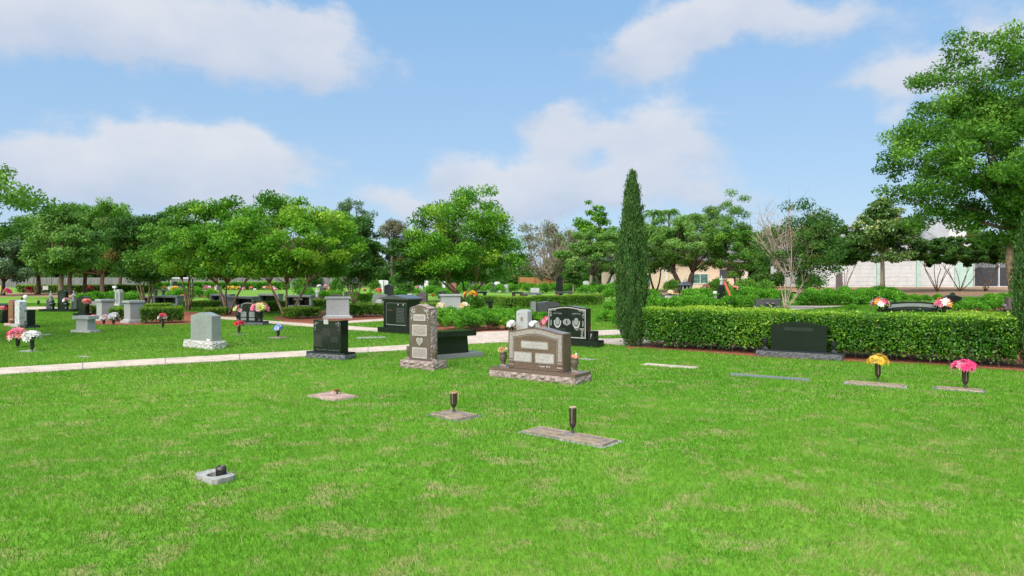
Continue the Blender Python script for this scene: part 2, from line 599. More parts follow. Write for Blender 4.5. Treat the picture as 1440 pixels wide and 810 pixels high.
def sheet(name, pts, z, mat, thick=0.0, kind='structure'):
    """flat ground sheet from (x, y) points, with a skirt when thick"""
    mb = MB()
    n = len(pts)
    mb.add([(p[0], p[1], z) for p in pts], [tuple(range(n))])
    if thick:
        mb.add([(p[0], p[1], z) for p in pts] + [(p[0], p[1], z - thick) for p in pts],
               [(i, (i + 1) % n, (i + 1) % n + n, i + n) for i in range(n)])
    o = mb.build(name, mat)
    # triangulate the concave face properly
    bm = bmesh.new()
    bm.from_mesh(o.data)
    bmesh.ops.remove_doubles(bm, verts=bm.verts[:], dist=1e-5)
    bmesh.ops.triangulate(bm, faces=[f for f in bm.faces if len(f.verts) > 4])
    bmesh.ops.recalc_face_normals(bm, faces=bm.faces[:])
    bm.to_mesh(o.data)
    bm.free()
    return tag(o, kind=kind)


# leaves: one small four-cornered face each
def unit(a):
    return a / np.maximum(np.linalg.norm(a, axis=1, keepdims=True), 1e-9)


def leaf_mesh(name, P, A, N, Ln, Wd, tint, mat, color=None):
    A = unit(A)
    S = unit(np.cross(N, A))
    N = unit(np.cross(A, S))
    Ln = Ln[:, None]
    Wd = Wd[:, None]
    n = len(P)
    V = np.empty((n, 4, 3), np.float32)
    V[:, 0] = P - A * Ln / 2
    V[:, 1] = P + S * Wd / 2 + N * Wd * .18 - A * Ln * .05
    V[:, 2] = P + A * Ln / 2
    V[:, 3] = P - S * Wd / 2 + N * Wd * .18 - A * Ln * .05
    me = bpy.data.meshes.new(name)
    me.vertices.add(4 * n)
    me.vertices.foreach_set('co', V.ravel())
    me.loops.add(4 * n)
    me.loops.foreach_set('vertex_index', np.arange(4 * n, dtype=np.int32))
    me.polygons.add(n)
    me.polygons.foreach_set('loop_start', np.arange(0, 4 * n, 4, dtype=np.int32))
    me.update(calc_edges=True)
    if color is not None:
        at = me.attributes.new('petal', 'FLOAT_COLOR', 'POINT')
        c4 = np.ones((n, 4), np.float32)
        c4[:, :3] = color
        at.data.foreach_set('color', np.repeat(c4, 4, axis=0).ravel())
    else:
        at = me.attributes.new('tint', 'FLOAT', 'FACE')
        at.data.foreach_set('value', np.clip(tint, 0, 1).astype(np.float32))
    me.materials.append(mat)
    return me


def vnoise(x, y, seed=0):
    """smooth 2-D value noise, 0..1"""
    rs = np.random.RandomState(seed)
    T = rs.rand(256, 256)
    xi, yi = np.floor(x).astype(int), np.floor(y).astype(int)
    fx, fy = x - xi, y - yi
    fx, fy = fx * fx * (3 - 2 * fx), fy * fy * (3 - 2 * fy)
    a, b = T[xi % 256, yi % 256], T[(xi + 1) % 256, yi % 256]
    c, d = T[xi % 256, (yi + 1) % 256], T[(xi + 1) % 256, (yi + 1) % 256]
    return (a * (1 - fx) + b * fx) * (1 - fy) + (c * (1 - fx) + d * fx) * fy


def fbm(x, y, seed=0, oct=4):
    s, a, w = 0, 1.0, 0
    for k in range(oct):
        s = s + a * vnoise(x * 2 ** k + 13.7 * k, y * 2 ** k + 7.1 * k, seed + k)
        w += a
        a *= .55
    return s / w


def inside(x, y, poly):
    r = np.zeros(len(x), bool)
    n = len(poly)
    for i in range(n):
        x0, y0 = poly[i][0], poly[i][1]
        x1, y1 = poly[(i + 1) % n][0], poly[(i + 1) % n][1]
        if y0 == y1:
            continue
        c = ((y0 > y) != (y1 > y)) & (x < (x1 - x0) * (y - y0) / (y1 - y0) + x0)
        r ^= c
    return r


NOGRASS = []                                # footprints that carry no grass

# ================================================================== ground, paths, beds
def px_sheet(name, pix, z, mat, thick=0.0, grow=0.0):
    pts = [G(a, b) for a, b in pix]
    p2 = [(p.x, p.y) for p in pts]
    NOGRASS.append(p2)
    return sheet(name, p2, z, mat, thick)


sheet('ground', [(-700, -200), (700, -200), (700, 900), (-700, 900)], 0.0, M['turf'])
px_sheet('path', [(-420, 547), (-150, 530), (0, 518.6), (180, 507.6), (330, 499.4), (430, 494), (510, 489.6), (570, 486), (625, 478), (648, 470.5), (680, 467.2), (720, 466), (780, 465.6), (845, 465.2), (895, 463.2), (1010, 458),
                  (1010, 463), (900, 470), (845, 472.4), (792, 474), (800, 476), (860, 477.2), (905, 475), (950, 472.5), (1010, 474), (1010, 482), (940, 480.5), (905, 483.6), (885, 486.6), (848, 483.6), (712, 481.8), (650, 485), (570, 493), (510, 496.5), (430, 501.6), (330, 507.4), (180, 516), (0, 527.6), (-150, 540), (-420, 560)], .0200, M['pathway'], .03)
px_sheet('path', [(300, 445.2), (335, 446.6), (375, 451), (437, 455.6), (490, 458.6), (540, 462.4), (600, 466.5), (640, 471), (634, 476), (590, 472), (540, 467), (490, 464.2), (437, 459.8), (372, 455), (330, 450.5), (300, 448.6)], 0.0122, M['pathway'], .03)
px_sheet('path', [(478, 452.6), (500, 450.8), (545, 448.2), (640, 443.6), (720, 438.8), (720, 440.2), (640, 446), (545, 451.4), (500, 454.2), (480, 455.4)], 0.0144, M['pathway'], .03)
px_sheet('path', [(-60, 432), (0, 432), (60, 431.5), (100, 434), (100, 437), (60, 435.6), (0, 436), (-60, 436.4)], 0.0166, M['pathway'], .03)
px_sheet('path', [(1060, 432.5), (1110, 430.4), (1190, 430.2), (1150, 434), (1112, 436.6), (1060, 440)], 0.0188, M['pathway'], .03)
up = [(-420, 547), (-150, 530), (0, 518.6), (180, 507.6), (330, 499.4), (430, 494), (510, 489.6), (570, 486)]
dn = [(-420, 560), (-150, 540), (0, 527.6), (180, 516), (330, 507.4), (430, 501.6), (510, 496.5), (570, 493)]
jm = MB()                                   # saw-cut joints across the footpath
acc = .6
for i in range(len(up) - 1):
    a0, a1, b0, b1 = G(*up[i]), G(*up[i + 1]), G(*dn[i]), G(*dn[i + 1])
    L_ = (a1 - a0).length
    while acc < L_:
        f = acc / L_
        A_, B_ = a0.lerp(a1, f), b0.lerp(b1, f)
        s_ = (a1 - a0).normalized() * .008
        jm.add([(q.x, q.y, .0215) for q in (A_ - s_, A_ + s_, B_ + s_, B_ - s_)], [(0, 1, 2, 3)])
        acc += 1.5
    acc -= L_
tag(jm.build('path_joint', M['slate']), kind='structure')
# red mulch under the clipped hedges, brown pine straw under the trees
px_sheet('mulch_bed', [(880, 490), (905, 489.2), (985, 495.2), (1066, 502), (1183, 508), (1300, 512.4), (1400, 519.4), (1470, 525), (1475, 500), (1400, 482), (1200, 470), (1000, 466), (915, 470), (884, 484)], 0.0038, M['red_mulch'])
px_sheet('mulch_bed', [(124, 448.5), (127, 457), (175, 457.6), (262, 456), (300, 449), (300, 440), (200, 436), (124, 440)], 0.0046, M['red_mulch'])
px_sheet('mulch_bed', [(395, 452.6), (437, 456), (470, 452), (540, 449), (540, 440), (470, 436), (395, 444)], 0.0054, M['red_mulch'])
px_sheet('mulch_bed', [(311, 445.2), (333, 446.2), (345, 442), (338, 437.6), (311, 439)], 0.0062, M['red_mulch'])
px_sheet('mulch_bed', [(384, 449.6), (420, 452.6), (424, 447), (400, 444.8), (384, 446)], 0.0070, M['red_mulch'])
px_sheet('mulch_bed', [(600, 462), (640, 468), (680, 467.2), (720, 465.8), (760, 465.4), (770, 460), (760, 452), (700, 447), (640, 447.6), (606, 449)], 0.0078, M['red_mulch'])
px_sheet('mulch_bed', [(886, 460.6), (866, 461.4), (862, 459.6), (880, 458.4), (890, 458.6)], 0.0086, M['red_mulch'])
px_sheet('mulch_bed', [(-60, 418.5), (0, 418), (40, 416.5), (70, 418), (120, 421), (160, 418), (165, 413), (100, 411.5), (0, 412), (-60, 412.8)], 0.0094, M['brown_mulch'])
px_sheet('mulch_bed', [(900, 419), (1000, 417), (1075, 419), (1110, 421), (1110, 408), (900, 407)], 0.0102, M['brown_mulch'])
px_sheet('mulch_bed', [(1330, 436.5), (1405, 437.6), (1420, 432), (1340, 431)], 0.0110, M['red_mulch'])

# straw bank rising to the storage buildings
bank = MB()
BX = np.linspace(30, 130, 41)
BY = [(59, 0.0), (63, .1), (70, .32), (77, .47), (82, .53), (120, .53)]
rb = random.Random(3)
vs = []
for (yy, zz) in BY:
    for x in BX:
        lo = .5 * math.sin(x * .35) + .6 * math.sin(x * .13 + 1)
        vs.append((x if yy < 100 else x, yy + (lo * 2 if yy < 75 else 0) + max(0, (46 - x)) * .55 * (yy < 79), (zz + rb.uniform(-.02, .02)) * (0 if zz == 0 else 1) - (0.02 if yy == 59 else 0)))
n = len(BX)
bank.add(vs, [(j * n + i, j * n + i + 1, (j + 1) * n + i + 1, (j + 1) * n + i) for j in range(len(BY) - 1) for i in range(n - 1)])
tag(bank.build('mulch_bank', M['brown_mulch'], smooth=True), kind='structure')


# ================================================================== vegetation builders
def rnd_dirs(rs, n, up=0.0):
    v = rs.normal(size=(n, 3))
    v[:, 2] += up
    return unit(v)


def crown_clumps(rs, n, Rx, Ry, Rz, shape, lump=.22, inner=.5):
    d = rnd_dirs(rs, n * 4)
    k1, k2, k3 = rs.uniform(0, 6.28, 3)
    f = 1 + lump * (np.sin(d[:, 0] * 4 + k1) * np.sin(d[:, 1] * 4 + k2) + .7 * np.sin(d[:, 2] * 5 + k3))
    r = (inner + (1 - inner) * rs.rand(len(d)) ** .6) * f
    p = d * r[:, None]
    if shape == 'umbrella':
        rho = np.hypot(p[:, 0], p[:, 1])
        p[:, 2] = p[:, 2] - .28 * rho ** 2
        p = p[p[:, 2] > -.62]
    elif shape == 'cone':
        t = (p[:, 2] + 1) / 2
        w = np.clip(1.25 - 1.05 * t, .12, 1)
        p[:, 0] *= w
        p[:, 1] *= w
    elif shape == 'upright':
        t = (p[:, 2] + 1) / 2
        w = np.clip(.62 + .55 * t, 0, 1.05)
        p[:, 0] *= w
        p[:, 1] *= w
    p = p[:n]
    lo, hi = np.percentile(p[:, 2], 3), np.percentile(p[:, 2], 99)
    p[:, 2] = (p[:, 2] - lo) / (hi - lo) * 2 - 1
    for k in (0, 1):
        p[:, k] /= np.percentile(np.abs(p[:, k]), 97)
    return p * np.array([Rx, Ry, Rz])


def leaves_from_clumps(rs, C, cr, per, leaf, flat=.62, up=.5, slim=.5, tspread=.5, zc=0.0):
    k = len(C)
    own = rs.uniform(.75, 1.3, k)
    n = (per * own ** 2).astype(int)
    idx = np.repeat(np.arange(k), n)
    q = rs.normal(size=(len(idx), 3))
    q = q / np.maximum(np.linalg.norm(q, axis=1, keepdims=True), .4) * (rs.rand(len(idx), 1) ** .5)
    off = q * (cr * own[idx])[:, None] * np.array([1, 1, flat])
    P = C[idx] + off
    N = unit(q * .9 + rs.normal(size=q.shape) * .55 + np.array([0, 0, up]))
    A = rnd_dirs(rs, len(idx), -.25)
    L = leaf * rs.uniform(.5, 1.5, len(idx))
    ct = rs.normal(.45, .2, k)
    T = ct[idx] + rs.normal(0, .14, len(idx)) + tspread * .25 * q[:, 2]
    return P, A, N, L, L * slim, T


def bend(a, b, rs, k=4, sag=.12, lift=0.0):
    a, b = Vector(a), Vector(b)
    ln = (b - a).length
    j = Vector(rs.uniform(-1, 1, 3)) * ln * sag
    pts = []
    for i in range(k + 1):
        t = i / k
        p = a.lerp(b, t) + j * math.sin(math.pi * t) + Vector((0, 0, lift * ln * math.sin(math.pi * t)))
        pts.append(p)
    return pts


def tree(name, label, px, d, top, low, wide, leafm, barkm, *, group=None, seed=0, shape='round', stems=1, tr=.12, fork=.45,
         clumps=90, per=90, leaf=.1, cr=None, depth=1.0, limbs=14, dead=0, slim=.5, z0=0.0, spread=.25, inner=.5, lump=.22, lean=0.0, flat=.62, cut=None, cat='tree', sparse_side=None, cx=0.0):
    """px, d: where the trunk stands; top, low, wide: the crown's top and bottom rows and width in photo pixels, read at that distance"""
    rs = np.random.RandomState(seed + 11)
    H = AZ(top, d) - z0
    lowz = AZ(low - 5, d) - z0
    Wm = wide / F * d
    loc = Vector((AX(px, d), d, z0))
    Rz, Rx = (H - lowz) / 2, Wm / 2
    zc = (H + lowz) / 2
    cr = (cr or .2 * min(Rx, Rz) + .12) * 1.06
    per, leaf = per * 2.2, leaf * 1.2
    C = crown_clumps(rs, clumps, max(Rx - cr * .6, .1), max(Rx * depth - cr * .6, .1), max(Rz - cr * .4, .1), shape, lump, inner)
    C[:, 2] += zc
    C[:, 0] += cx
    if cut is not None:
        C = C[cut(C)]
    t = thing(name, label, cat, loc, 0, group)
    # wood
    mb = MB()
    fz = max(.25, lowz + fork * (zc - lowz)) if stems == 1 else max(.25, lowz * .75 + .1)
    tips = []
    for s in range(stems):
        a = 2 * math.pi * (s + rs.rand() * .5) / max(stems, 1)
        o = Vector((math.cos(a), math.sin(a), 0)) * (tr * 1.3 if stems > 1 else 0)
        sp = spread * Rx * (rs.uniform(.6, 1.2) if stems > 1 else rs.uniform(0, .12))
        tip = Vector((math.cos(a) * sp + lean + cx * .4, math.sin(a) * sp, fz))
        rad = tr if stems == 1 else tr * rs.uniform(.6, 1)
        pts = bend(o, tip, rs, 5, .05)
        mb.tube(pts, [rad * (1.25 if i == 0 else 1 - .3 * i / 5) for i in range(6)], 8)
        tips.append((tip, rad * .7))
    order = rs.permutation(len(C))[:limbs]
    for i in order:
        c = Vector(C[i])
        tip, rad = min(tips, key=lambda q: (q[0] - c).length + rs.rand() * .4)
        e = tip.lerp(c, .93)
        pts = bend(tip, e, rs, 5, .1, .06)
        mb.tube(pts, [max(rad * (1 - .85 * k / 5) * (.75 if limbs < 25 else .5), .008) for k in range(6)], 5)
        for q in range(2):
            m = Vector(pts[rs.randint(2, 5)])
            c2 = Vector(C[rs.randint(len(C))])
            if (c2 - m).length < Rx * .9:
                mb.tube(bend(m, m.lerp(c2, .9), rs, 3, .1), [rad * .3, rad * .22, rad * .15, .006], 4)
    mb.build('trunk', barkm, t, smooth=True)
    if dead:
        tw = MB()
        for k in range(dead):
            c = Vector(C[rs.randint(len(C))]) if sparse_side is None else Vector(sparse_side(rs, Rx, Rz, zc))
            tip, rad = tips[rs.randint(len(tips))]
            pts = bend(tip.lerp(c, .25), c, rs, 4, .08, .05)
            tw.tube(pts, [.03 * d / 40, .024 * d / 40, .018 * d / 40, .013 * d / 40, .008 * d / 40], 4)
            for q in range(5):
                m = Vector(pts[rs.randint(1, 5)])
                dv = Vector(rs.normal(size=3) * .35 + np.array([0, 0, .45])) * Rz * .55
                tw.tube([m, m + dv * .5, m + dv], [.012 * d / 40, .009 * d / 40, .005 * d / 40], 3)
        tw.build('dead_branch', M['dead_twig'], t)
    P, A, N, L, Wd, T = leaves_from_clumps(rs, C, cr, per, leaf, flat=flat, slim=slim)
    link('crown', leaf_mesh('crown', P, A, N, L, Wd, T, leafm), t)
    return t


def box_hedge(name, label, pl, pr, depth, top, leafm, *, leaf=.05, dens=900, group=None, seed=0, core=True, h=None, stems=False, rough=.05, cat='hedge', lift=.06, z0=0):
    """clipped hedge between two front corners on the ground, given in photo pixels"""
    a, b = G(*pl), G(*pr)
    u = b - a
    L = u.length
    rz = math.atan2(u.y, u.x)
    h = h or ((pl[1] - top) / F * a.y)
    v = Vector((-math.sin(rz), math.cos(rz), 0))
    c = (a + b) / 2 + v * depth / 2
    rs = np.random.RandomState(seed)
    faces = [(L * h, 0), (L * h, 1), (depth * h, 2), (depth * h, 3), (L * depth, 4)]
    Ps, Ns, Ts = [], [], []
    for ar, k in faces:
        n = int(ar * dens * (1.15 if k == 4 else 1))
        s, q = rs.uniform(-.5, .5, n), rs.rand(n)
        # a third of the leaves sit deeper inside
        dp = np.abs(rs.normal(0, rough * .8, n)) * np.where(rs.rand(n) < .45, 2.6, .7)
        if k in (0, 1):
            sg = -1 if k == 0 else 1
            P = np.stack([s * L, sg * (depth / 2 - dp), lift + q ** .9 * (h - lift)], 1)
            N = np.tile([0, sg, .35], (n, 1))
        elif k in (2, 3):
            sg = -1 if k == 2 else 1
            P = np.stack([sg * (L / 2 - dp), s * depth, lift + q * (h - lift)], 1)
            N = np.tile([sg, 0, .35], (n, 1))
        else:
            P = np.stack([s * L, (q - .5) * depth, h - dp], 1)
            N = np.tile([0, 0, 1], (n, 1))
        # shallow hollows and puffs over the faces
        w = fbm(P[:, 0] * 2.2 + 31, (P[:, 1] + P[:, 2]) * 2.2 + 17, seed + 5, 3) - .5
        w3 = fbm(P[:, 0] * .9 + 3, (P[:, 1] + P[:, 2]) * .9 + 40, seed + 15, 2) - .5
        P = P + N * (w * rough * 3.2 + w3 * rough * 2.2)[:, None]
        if k == 4:
            P[:, 2] += np.where(rs.rand(n) < .03, rs.uniform(.02, 1.6 * rough + .02, n), 0)
        if k != 4:
            w2 = fbm(P[:, 0] * 5 + 7 * k, P[:, 2] * 5 + P[:, 1] * 5 + 3, seed + 9, 2)
            keep = (w2 > .33) | (rs.rand(n) < .45)
            keep &= ~((P[:, 2] < lift + .12) & (rs.rand(n) < .5))
        else:
            keep = np.ones(n, bool)
        Ps.append(P[keep])
        Ns.append(N[keep])
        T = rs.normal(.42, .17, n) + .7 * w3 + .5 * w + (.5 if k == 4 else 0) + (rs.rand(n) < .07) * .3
        Ts.append(T[keep])
    P, N, T = np.concatenate(Ps), np.concatenate(Ns), np.concatenate(Ts)
    n = len(P)
    N = unit(N * .9 + rs.normal(size=(n, 3)) * .65)
    A = rnd_dirs(rs, n, .3)
    Ls = leaf * rs.uniform(.65, 1.3, n)
    o = thing(name, label, cat, (c.x, c.y, z0), rz, group)
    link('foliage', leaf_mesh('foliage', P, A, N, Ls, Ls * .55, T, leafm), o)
    mb = MB()
    ins = .05 + rough
    rg = random.Random(seed)
    k = max(4, int(L * (5 if stems else 3)))
    for i in range(k):                     # inner wood: a thicket of upright stems and side shoots
        x = -L / 2 + ins + (L - 2 * ins) * (i + rg.random()) / k
        for y in (rg.uniform(-depth / 2 + ins, -depth / 6), rg.uniform(-depth / 6, depth / 2 - ins)):
            mb.tube([(x, y, 0), (x + rg.uniform(-.06, .06), y + rg.uniform(-.05, .05), h * .5), (x + rg.uniform(-.1, .1), y, h * .9)], [.014, .011, .005], 4)
            for q in range(3):
                zz = rg.uniform(.2, .8) * h
                mb.tube([(x, y, zz), (x + rg.uniform(-.15, .15), y + rg.uniform(-.15, .15), zz + .12)], [.007, .003], 3)
    mb.build('stem', M['bark_dark'], o)
    if stems:                              # a few dead leaves and bare twigs on the face
        dsel = rs.rand(n) < .022
        link('dead_leaf_scatter', leaf_mesh('dead_leaf_scatter', P[dsel] + N[dsel] * .015, A[dsel], N[dsel], Ls[dsel], Ls[dsel] * .5, rs.rand(int(dsel.sum())), M['leaf_dry']), o)
    if core:                               # the dense inside, all small leaves
        nc = int(L * depth * h * dens * 1.2)
        P = np.stack([rs.uniform(-.5, .5, nc) * (L - .16), rs.uniform(-.5, .5, nc) * (depth - .16), lift + .05 + rs.rand(nc) * (h - lift - .12)], 1)
        Ls = leaf * 1.6 * rs.uniform(.7, 1.3, nc)
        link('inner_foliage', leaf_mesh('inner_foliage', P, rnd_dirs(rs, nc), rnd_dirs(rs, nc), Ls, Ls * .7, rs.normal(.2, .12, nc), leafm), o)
    NOGRASS.append([((c + v * sy * (depth / 2 + .04)) + u.normalized() * sx * (L / 2 + .03)).to_2d()[:] for sx, sy in ((-1, -1), (1, -1), (1, 1), (-1, 1))])
    return o


def shrub_mesh(seed, Rx, Ry, h, n, leaf, leafm, shoots=.35, slim=.42):
    rs = np.random.RandomState(seed)
    k = 16
    a = rs.uniform(0, 6.28, k)
    r = rs.rand(k) ** .6
    C = np.stack([np.cos(a) * r * .72, np.sin(a) * r * .72, .3 + .34 * (1 - r ** 2) + rs.uniform(-.08, .12, k)], 1)
    idx = rs.randint(0, k, n)
    q = rnd_dirs(rs, n, .25) * (rs.rand(n, 1) ** .45)
    P = (C[idx] + q * np.array([.38, .38, .34])) * np.array([Rx, Ry, h])
    P[:, 2] = np.abs(P[:, 2]) + .02
    N = unit(q + rs.normal(size=q.shape) * .6)
    A = unit(rnd_dirs(rs, n) + np.array([0, 0, 1.1]) * (rs.rand(n, 1) < shoots) + q * .6)
    L = leaf * rs.uniform(.7, 1.5, n)
    T = rs.normal(.42, .13, k)[idx] + rs.normal(0, .16, n) + .16 * q[:, 2]
    return leaf_mesh('foliage', P, A, N, L, L * slim, T, leafm)


def shrub_stems(seed, R0, h):
    rg = random.Random(seed)
    mb = MB()
    for i in range(7):
        a = rg.uniform(0, 6.28)
        mb.tube([(0, 0, 0), (math.cos(a) * R0 * .25, math.sin(a) * R0 * .25, h * .3), (math.cos(a) * R0 * .6, math.sin(a) * R0 * .6, h * .7)], [.014, .01, .004], 4)
    return mb


def shrub(name, label, loc, Rx, Ry, h, n, leaf, leafm, seed=0, group=None, cat='shrub'):
    t = thing(name, label, cat, loc, 0, group)
    link('foliage', shrub_mesh(seed, Rx, Ry, h, n, leaf, leafm), t)
    shrub_stems(seed, min(Rx, Ry), h).build('stem', M['bark_dark'], t)
    return t


def cypress(name, label, loc, H, Rm, n, seed, group=None):
    rs = np.random.RandomState(seed)
    t = thing(name, label, 'cypress', loc, 0, group)
    z = rs.rand(n * 2)

    def prof(q):
        return np.where(q < .1, .58 + q * 4.0, np.clip(1 - ((q - .3) / .72) ** 2 * np.where(q > .3, 1, .1), 0, 1) ** .88)
    # flame-shaped sprays that overlap like shingles, each with its own length and colour
    K = n // 24
    zz = rs.rand(K * 3)
    zz = zz[rs.rand(K * 3) < np.clip(prof(zz) + .12, .15, 1)][:K]
    K = len(zz)
    aa = rs.uniform(0, 2 * math.pi, K)
    bump = fbm(aa * 2.2 + 40, zz * H * 1.1 + 3, seed, 3)
    slit = fbm(aa * 3.4 + 10, zz * H * .8 + 9, seed + 4, 2)
    ok = (slit > .36) | (rs.rand(K) < .45) | (zz > .88)
    rr = Rm * prof(zz) * (.64 + .6 * bump) * np.where(rs.rand(K) < .7, rs.uniform(.84, 1.0, K), rs.uniform(.45, .84, K))
    zz, aa, rr = zz[ok], aa[ok], rr[ok]
    K = len(zz)
    ln = rs.uniform(.2, .42, K) * np.clip(1.15 - zz * .5, .5, 1.1)
    tt = .48 + .6 * (fbm(aa * 3 + 5, zz * H * 2.2, seed + 8, 3) - .5) + rs.normal(0, .15, K) + (rs.rand(K) < .02) * .5
    idx = np.repeat(np.arange(K), 52)
    n = len(idx)
    f = rs.rand(n) ** .8
    out = np.stack([np.cos(aa), np.sin(aa), np.zeros(K)], 1)[idx]
    sprd = (.075 * np.sin(np.clip(f * 1.1 + .25, 0, 1.35) * math.pi / 1.35) + .008)[:, None]
    C = out * rr[idx][:, None] + np.array([0, 0, 1.0]) * (.0 + zz[idx] * (H - .3))[:, None]
    P = C + (out * .16 + np.array([0, 0, 1.0])) * (f * ln[idx])[:, None] + rs.normal(size=(n, 3)) * sprd * .62
    A = unit(np.array([0, 0, 1.0]) + out * .3 + rs.normal(size=(n, 3)) * .3)
    N = unit(out + rs.normal(size=(n, 3)) * .55)
    L = rs.uniform(.05, .1, n)
    T = tt[idx] + rs.normal(0, .1, n) + .12 * (f - .5)
    link('foliage', leaf_mesh('foliage', P, A, N, L, L * .3, T, M['leaf_cypress']), t)
    mb = MB()
    rg = random.Random(seed)
    mb.tube([(0, 0, 0), (.02, 0, H * .5), (0, .01, H * .93)], [.08, .05, .01], 7)
    for i in range(9):
        b = rg.uniform(0, 6.28)
        mb.tube([(.05 * math.cos(b), .05 * math.sin(b), 0), (.5 * Rm * math.cos(b), .5 * Rm * math.sin(b), H * .14), (.55 * Rm * math.cos(b), .55 * Rm * math.sin(b), H * .5)], [.035, .028, .01], 5)
    mb.build('trunk', M['bark_tan'], t, smooth=True)
    return t


# ================================================================== flowers and vases
PAL = {
    'yellow': [(.78, .55, .08), (.8, .62, .2), (.72, .46, .05)],
    'pink': [(.8, .12, .25), (.82, .25, .36), (.75, .06, .2)],
    'pale_pink': [(.8, .35, .42), (.82, .5, .52), (.78, .22, .34)],
    'white': [(.78, .77, .72), (.8, .76, .74), (.72, .7, .68)],
    'red': [(.68, .02, .03), (.75, .05, .08), (.78, .3, .32)],
    'orange': [(.8, .3, .05), (.78, .42, .1), (.75, .2, .04)],
    'cream': [(.8, .68, .42), (.82, .58, .3), (.78, .7, .55)],
    'gold': [(.78, .45, .03), (.8, .52, .05), (.76, .38, .02)],
    'blue': [(.03, .16, .62), (.05, .24, .68), (.1, .3, .7)],
    'dry': [(.42, .22, .08), (.5, .32, .12), (.36, .18, .07)],
    'coral': [(.78, .25, .18), (.8, .35, .26), (.74, .18, .14)],
    'lavender': [(.7, .66, .76), (.78, .74, .8), (.8, .78, .76)],
    'lime': [(.5, .62, .12), (.42, .55, .1), (.6, .65, .2)],
}


def flower_heads(rs, C, D, size, cols, petals=9, spiky=.45):
    P, A, N, L, Wd, Cc = [], [], [], [], [], []
    for i in range(len(C)):
        d = D[i] / np.linalg.norm(D[i])
        a = np.cross(d, [0, 0, 1.0] if abs(d[2]) < .9 else [1.0, 0, 0])
        a /= np.linalg.norm(a)
        b = np.cross(d, a)
        col = np.array(cols[rs.randint(len(cols))])
        for ring, (k, tilt, sz) in enumerate(((petals, .35, 1.0), (petals // 2 + 2, 1.0, .65))):
            for j in range(k):
                w = 2 * math.pi * (j + rs.rand() * .4) / k
                o = a * math.cos(w) + b * math.sin(w)
                ax = o + d * tilt
                ax /= np.linalg.norm(ax)
                s = size[i] * sz * rs.uniform(.85, 1.1)
                P.append(C[i] + ax * s * .5)
                A.append(ax)
                N.append(d - o * tilt * .8 + rs.normal(size=3) * .1)
                L.append(s)
                Wd.append(s * spiky)
                Cc.append(np.clip(col * rs.uniform(.86, 1.1), 0, .85))
    return tuple(map(np.array, (P, A, N, L, Wd, Cc)))


def bouquet(label, loc, rad, h, pals, n, size, seed, green=40, group=None, spiky=.5, dome=.55, name='bouquet', cat='flowers', rz=0, leaf='leaf_mid', petals=9):
    """a bunch of flowers whose stems start at loc"""
    rs = np.random.RandomState(seed)
    t = thing(name, label, cat, loc, rz, group)
    d = rnd_dirs(rs, n, .55)
    d[:, 2] = np.abs(d[:, 2]) * 1.0 - .18
    C = d * np.array([rad, rad, rad * dome * 1.4]) * rs.uniform(.5, 1.08, (n, 1)) + np.array([0, 0, h])
    cols = [c for p in pals for c in PAL[p]]
    # neighbours share a colour: pick by side when there are several kinds
    P, A, N, L, Wd, Cc = flower_heads(rs, C, d + np.array([0, 0, .25]), size * rs.uniform(.8, 1.15, n), cols, petals, spiky)
    link('petal_mass', leaf_mesh('petal_mass', P, A, N, L, Wd, None, M['petal'], Cc), t)
    if green:
        q = rnd_dirs(rs, green, .1)
        q[:, 2] = np.abs(q[:, 2]) - .25
        Pg = q * np.array([rad, rad, rad * .8]) * rs.uniform(.35, .95, (green, 1)) + np.array([0, 0, h * .85])
        Lg = size * rs.uniform(.8, 1.5, green)
        link('leaf_sprays', leaf_mesh('leaf_sprays', Pg, q + rs.normal(size=q.shape) * .3, rnd_dirs(rs, green, .8), Lg, Lg * .4, rs.rand(green), M[leaf]), t)
    mb = MB()
    for i in range(min(n, 9)):
        mb.tube([(0, 0, -.06), (C[i][0] * .35, C[i][1] * .35, h * .5), tuple(C[i])], [.005, .004, .003], 4)
    mb.build('stalk', M['stem_green'], t)
    return t


def cup_vase(label, loc, h=.25, r=.042, mat='bronze', group='bronze cup vases set in flat markers', lid=False):
    """slim cup on a short neck, as set into flat grave markers"""
    t = thing('flower_vase', label, 'vase', loc, 0, group)
    mb = MB()
    mb.lathe([(r * .5, 0), (r * .55, .01), (r * .28, .022), (r * .3, .04), (r * .75, .062), (r, .1), (r * 1.04, h * .97), (r * 1.04, h), (r * .9, h), (r * .88, h - .04), (.002, h - .042)], 16)
    mb.build('cup', M[mat], t, smooth=True, bevel=0)
    e = MB()
    for a in (-1.9, 1.3):
        x, y = r * 1.03 * math.cos(a), r * 1.03 * math.sin(a)
        e.tube([(x, y, .1), (x, y, h * .98)], [.0032, .0032], 5)
    e.lathe([(r * 1.06, h - .006), (r * 1.09, h), (r * 1.06, h + .006), (r * .95, h + .004)], 16)
    e.build('rim', M['bronze_trim'], t)
    return t


def urn(label, loc, h=.24, r=.062, mat='brown_dark', group='turned granite urns on headstone bases', foot='brown_rough'):
    t = thing('stone_urn', label, 'urn', loc, 0, group)
    mb = MB()
    mb.lathe([(r * .72, .045), (r * .45, .06), (r * .7, .09), (r * 1.0, .15 * h / .24), (r * 1.06, h * .74), (r * .86, h * .86), (r * .98, h * .96), (r * 1.02, h), (r * .78, h), (r * .7, h - .05), (.002, h - .052)], 16)
    mb.build('bowl', M[mat], t, smooth=True)
    f = MB()
    f.box(-r * .85, r * .85, -r * .85, r * .85, .0, .024)
    f.lathe([(r * .8, .024), (r * .78, .04), (r * .5, .052)], 14)
    f.build('foot', M[foot], t, bevel=.003)
    return t


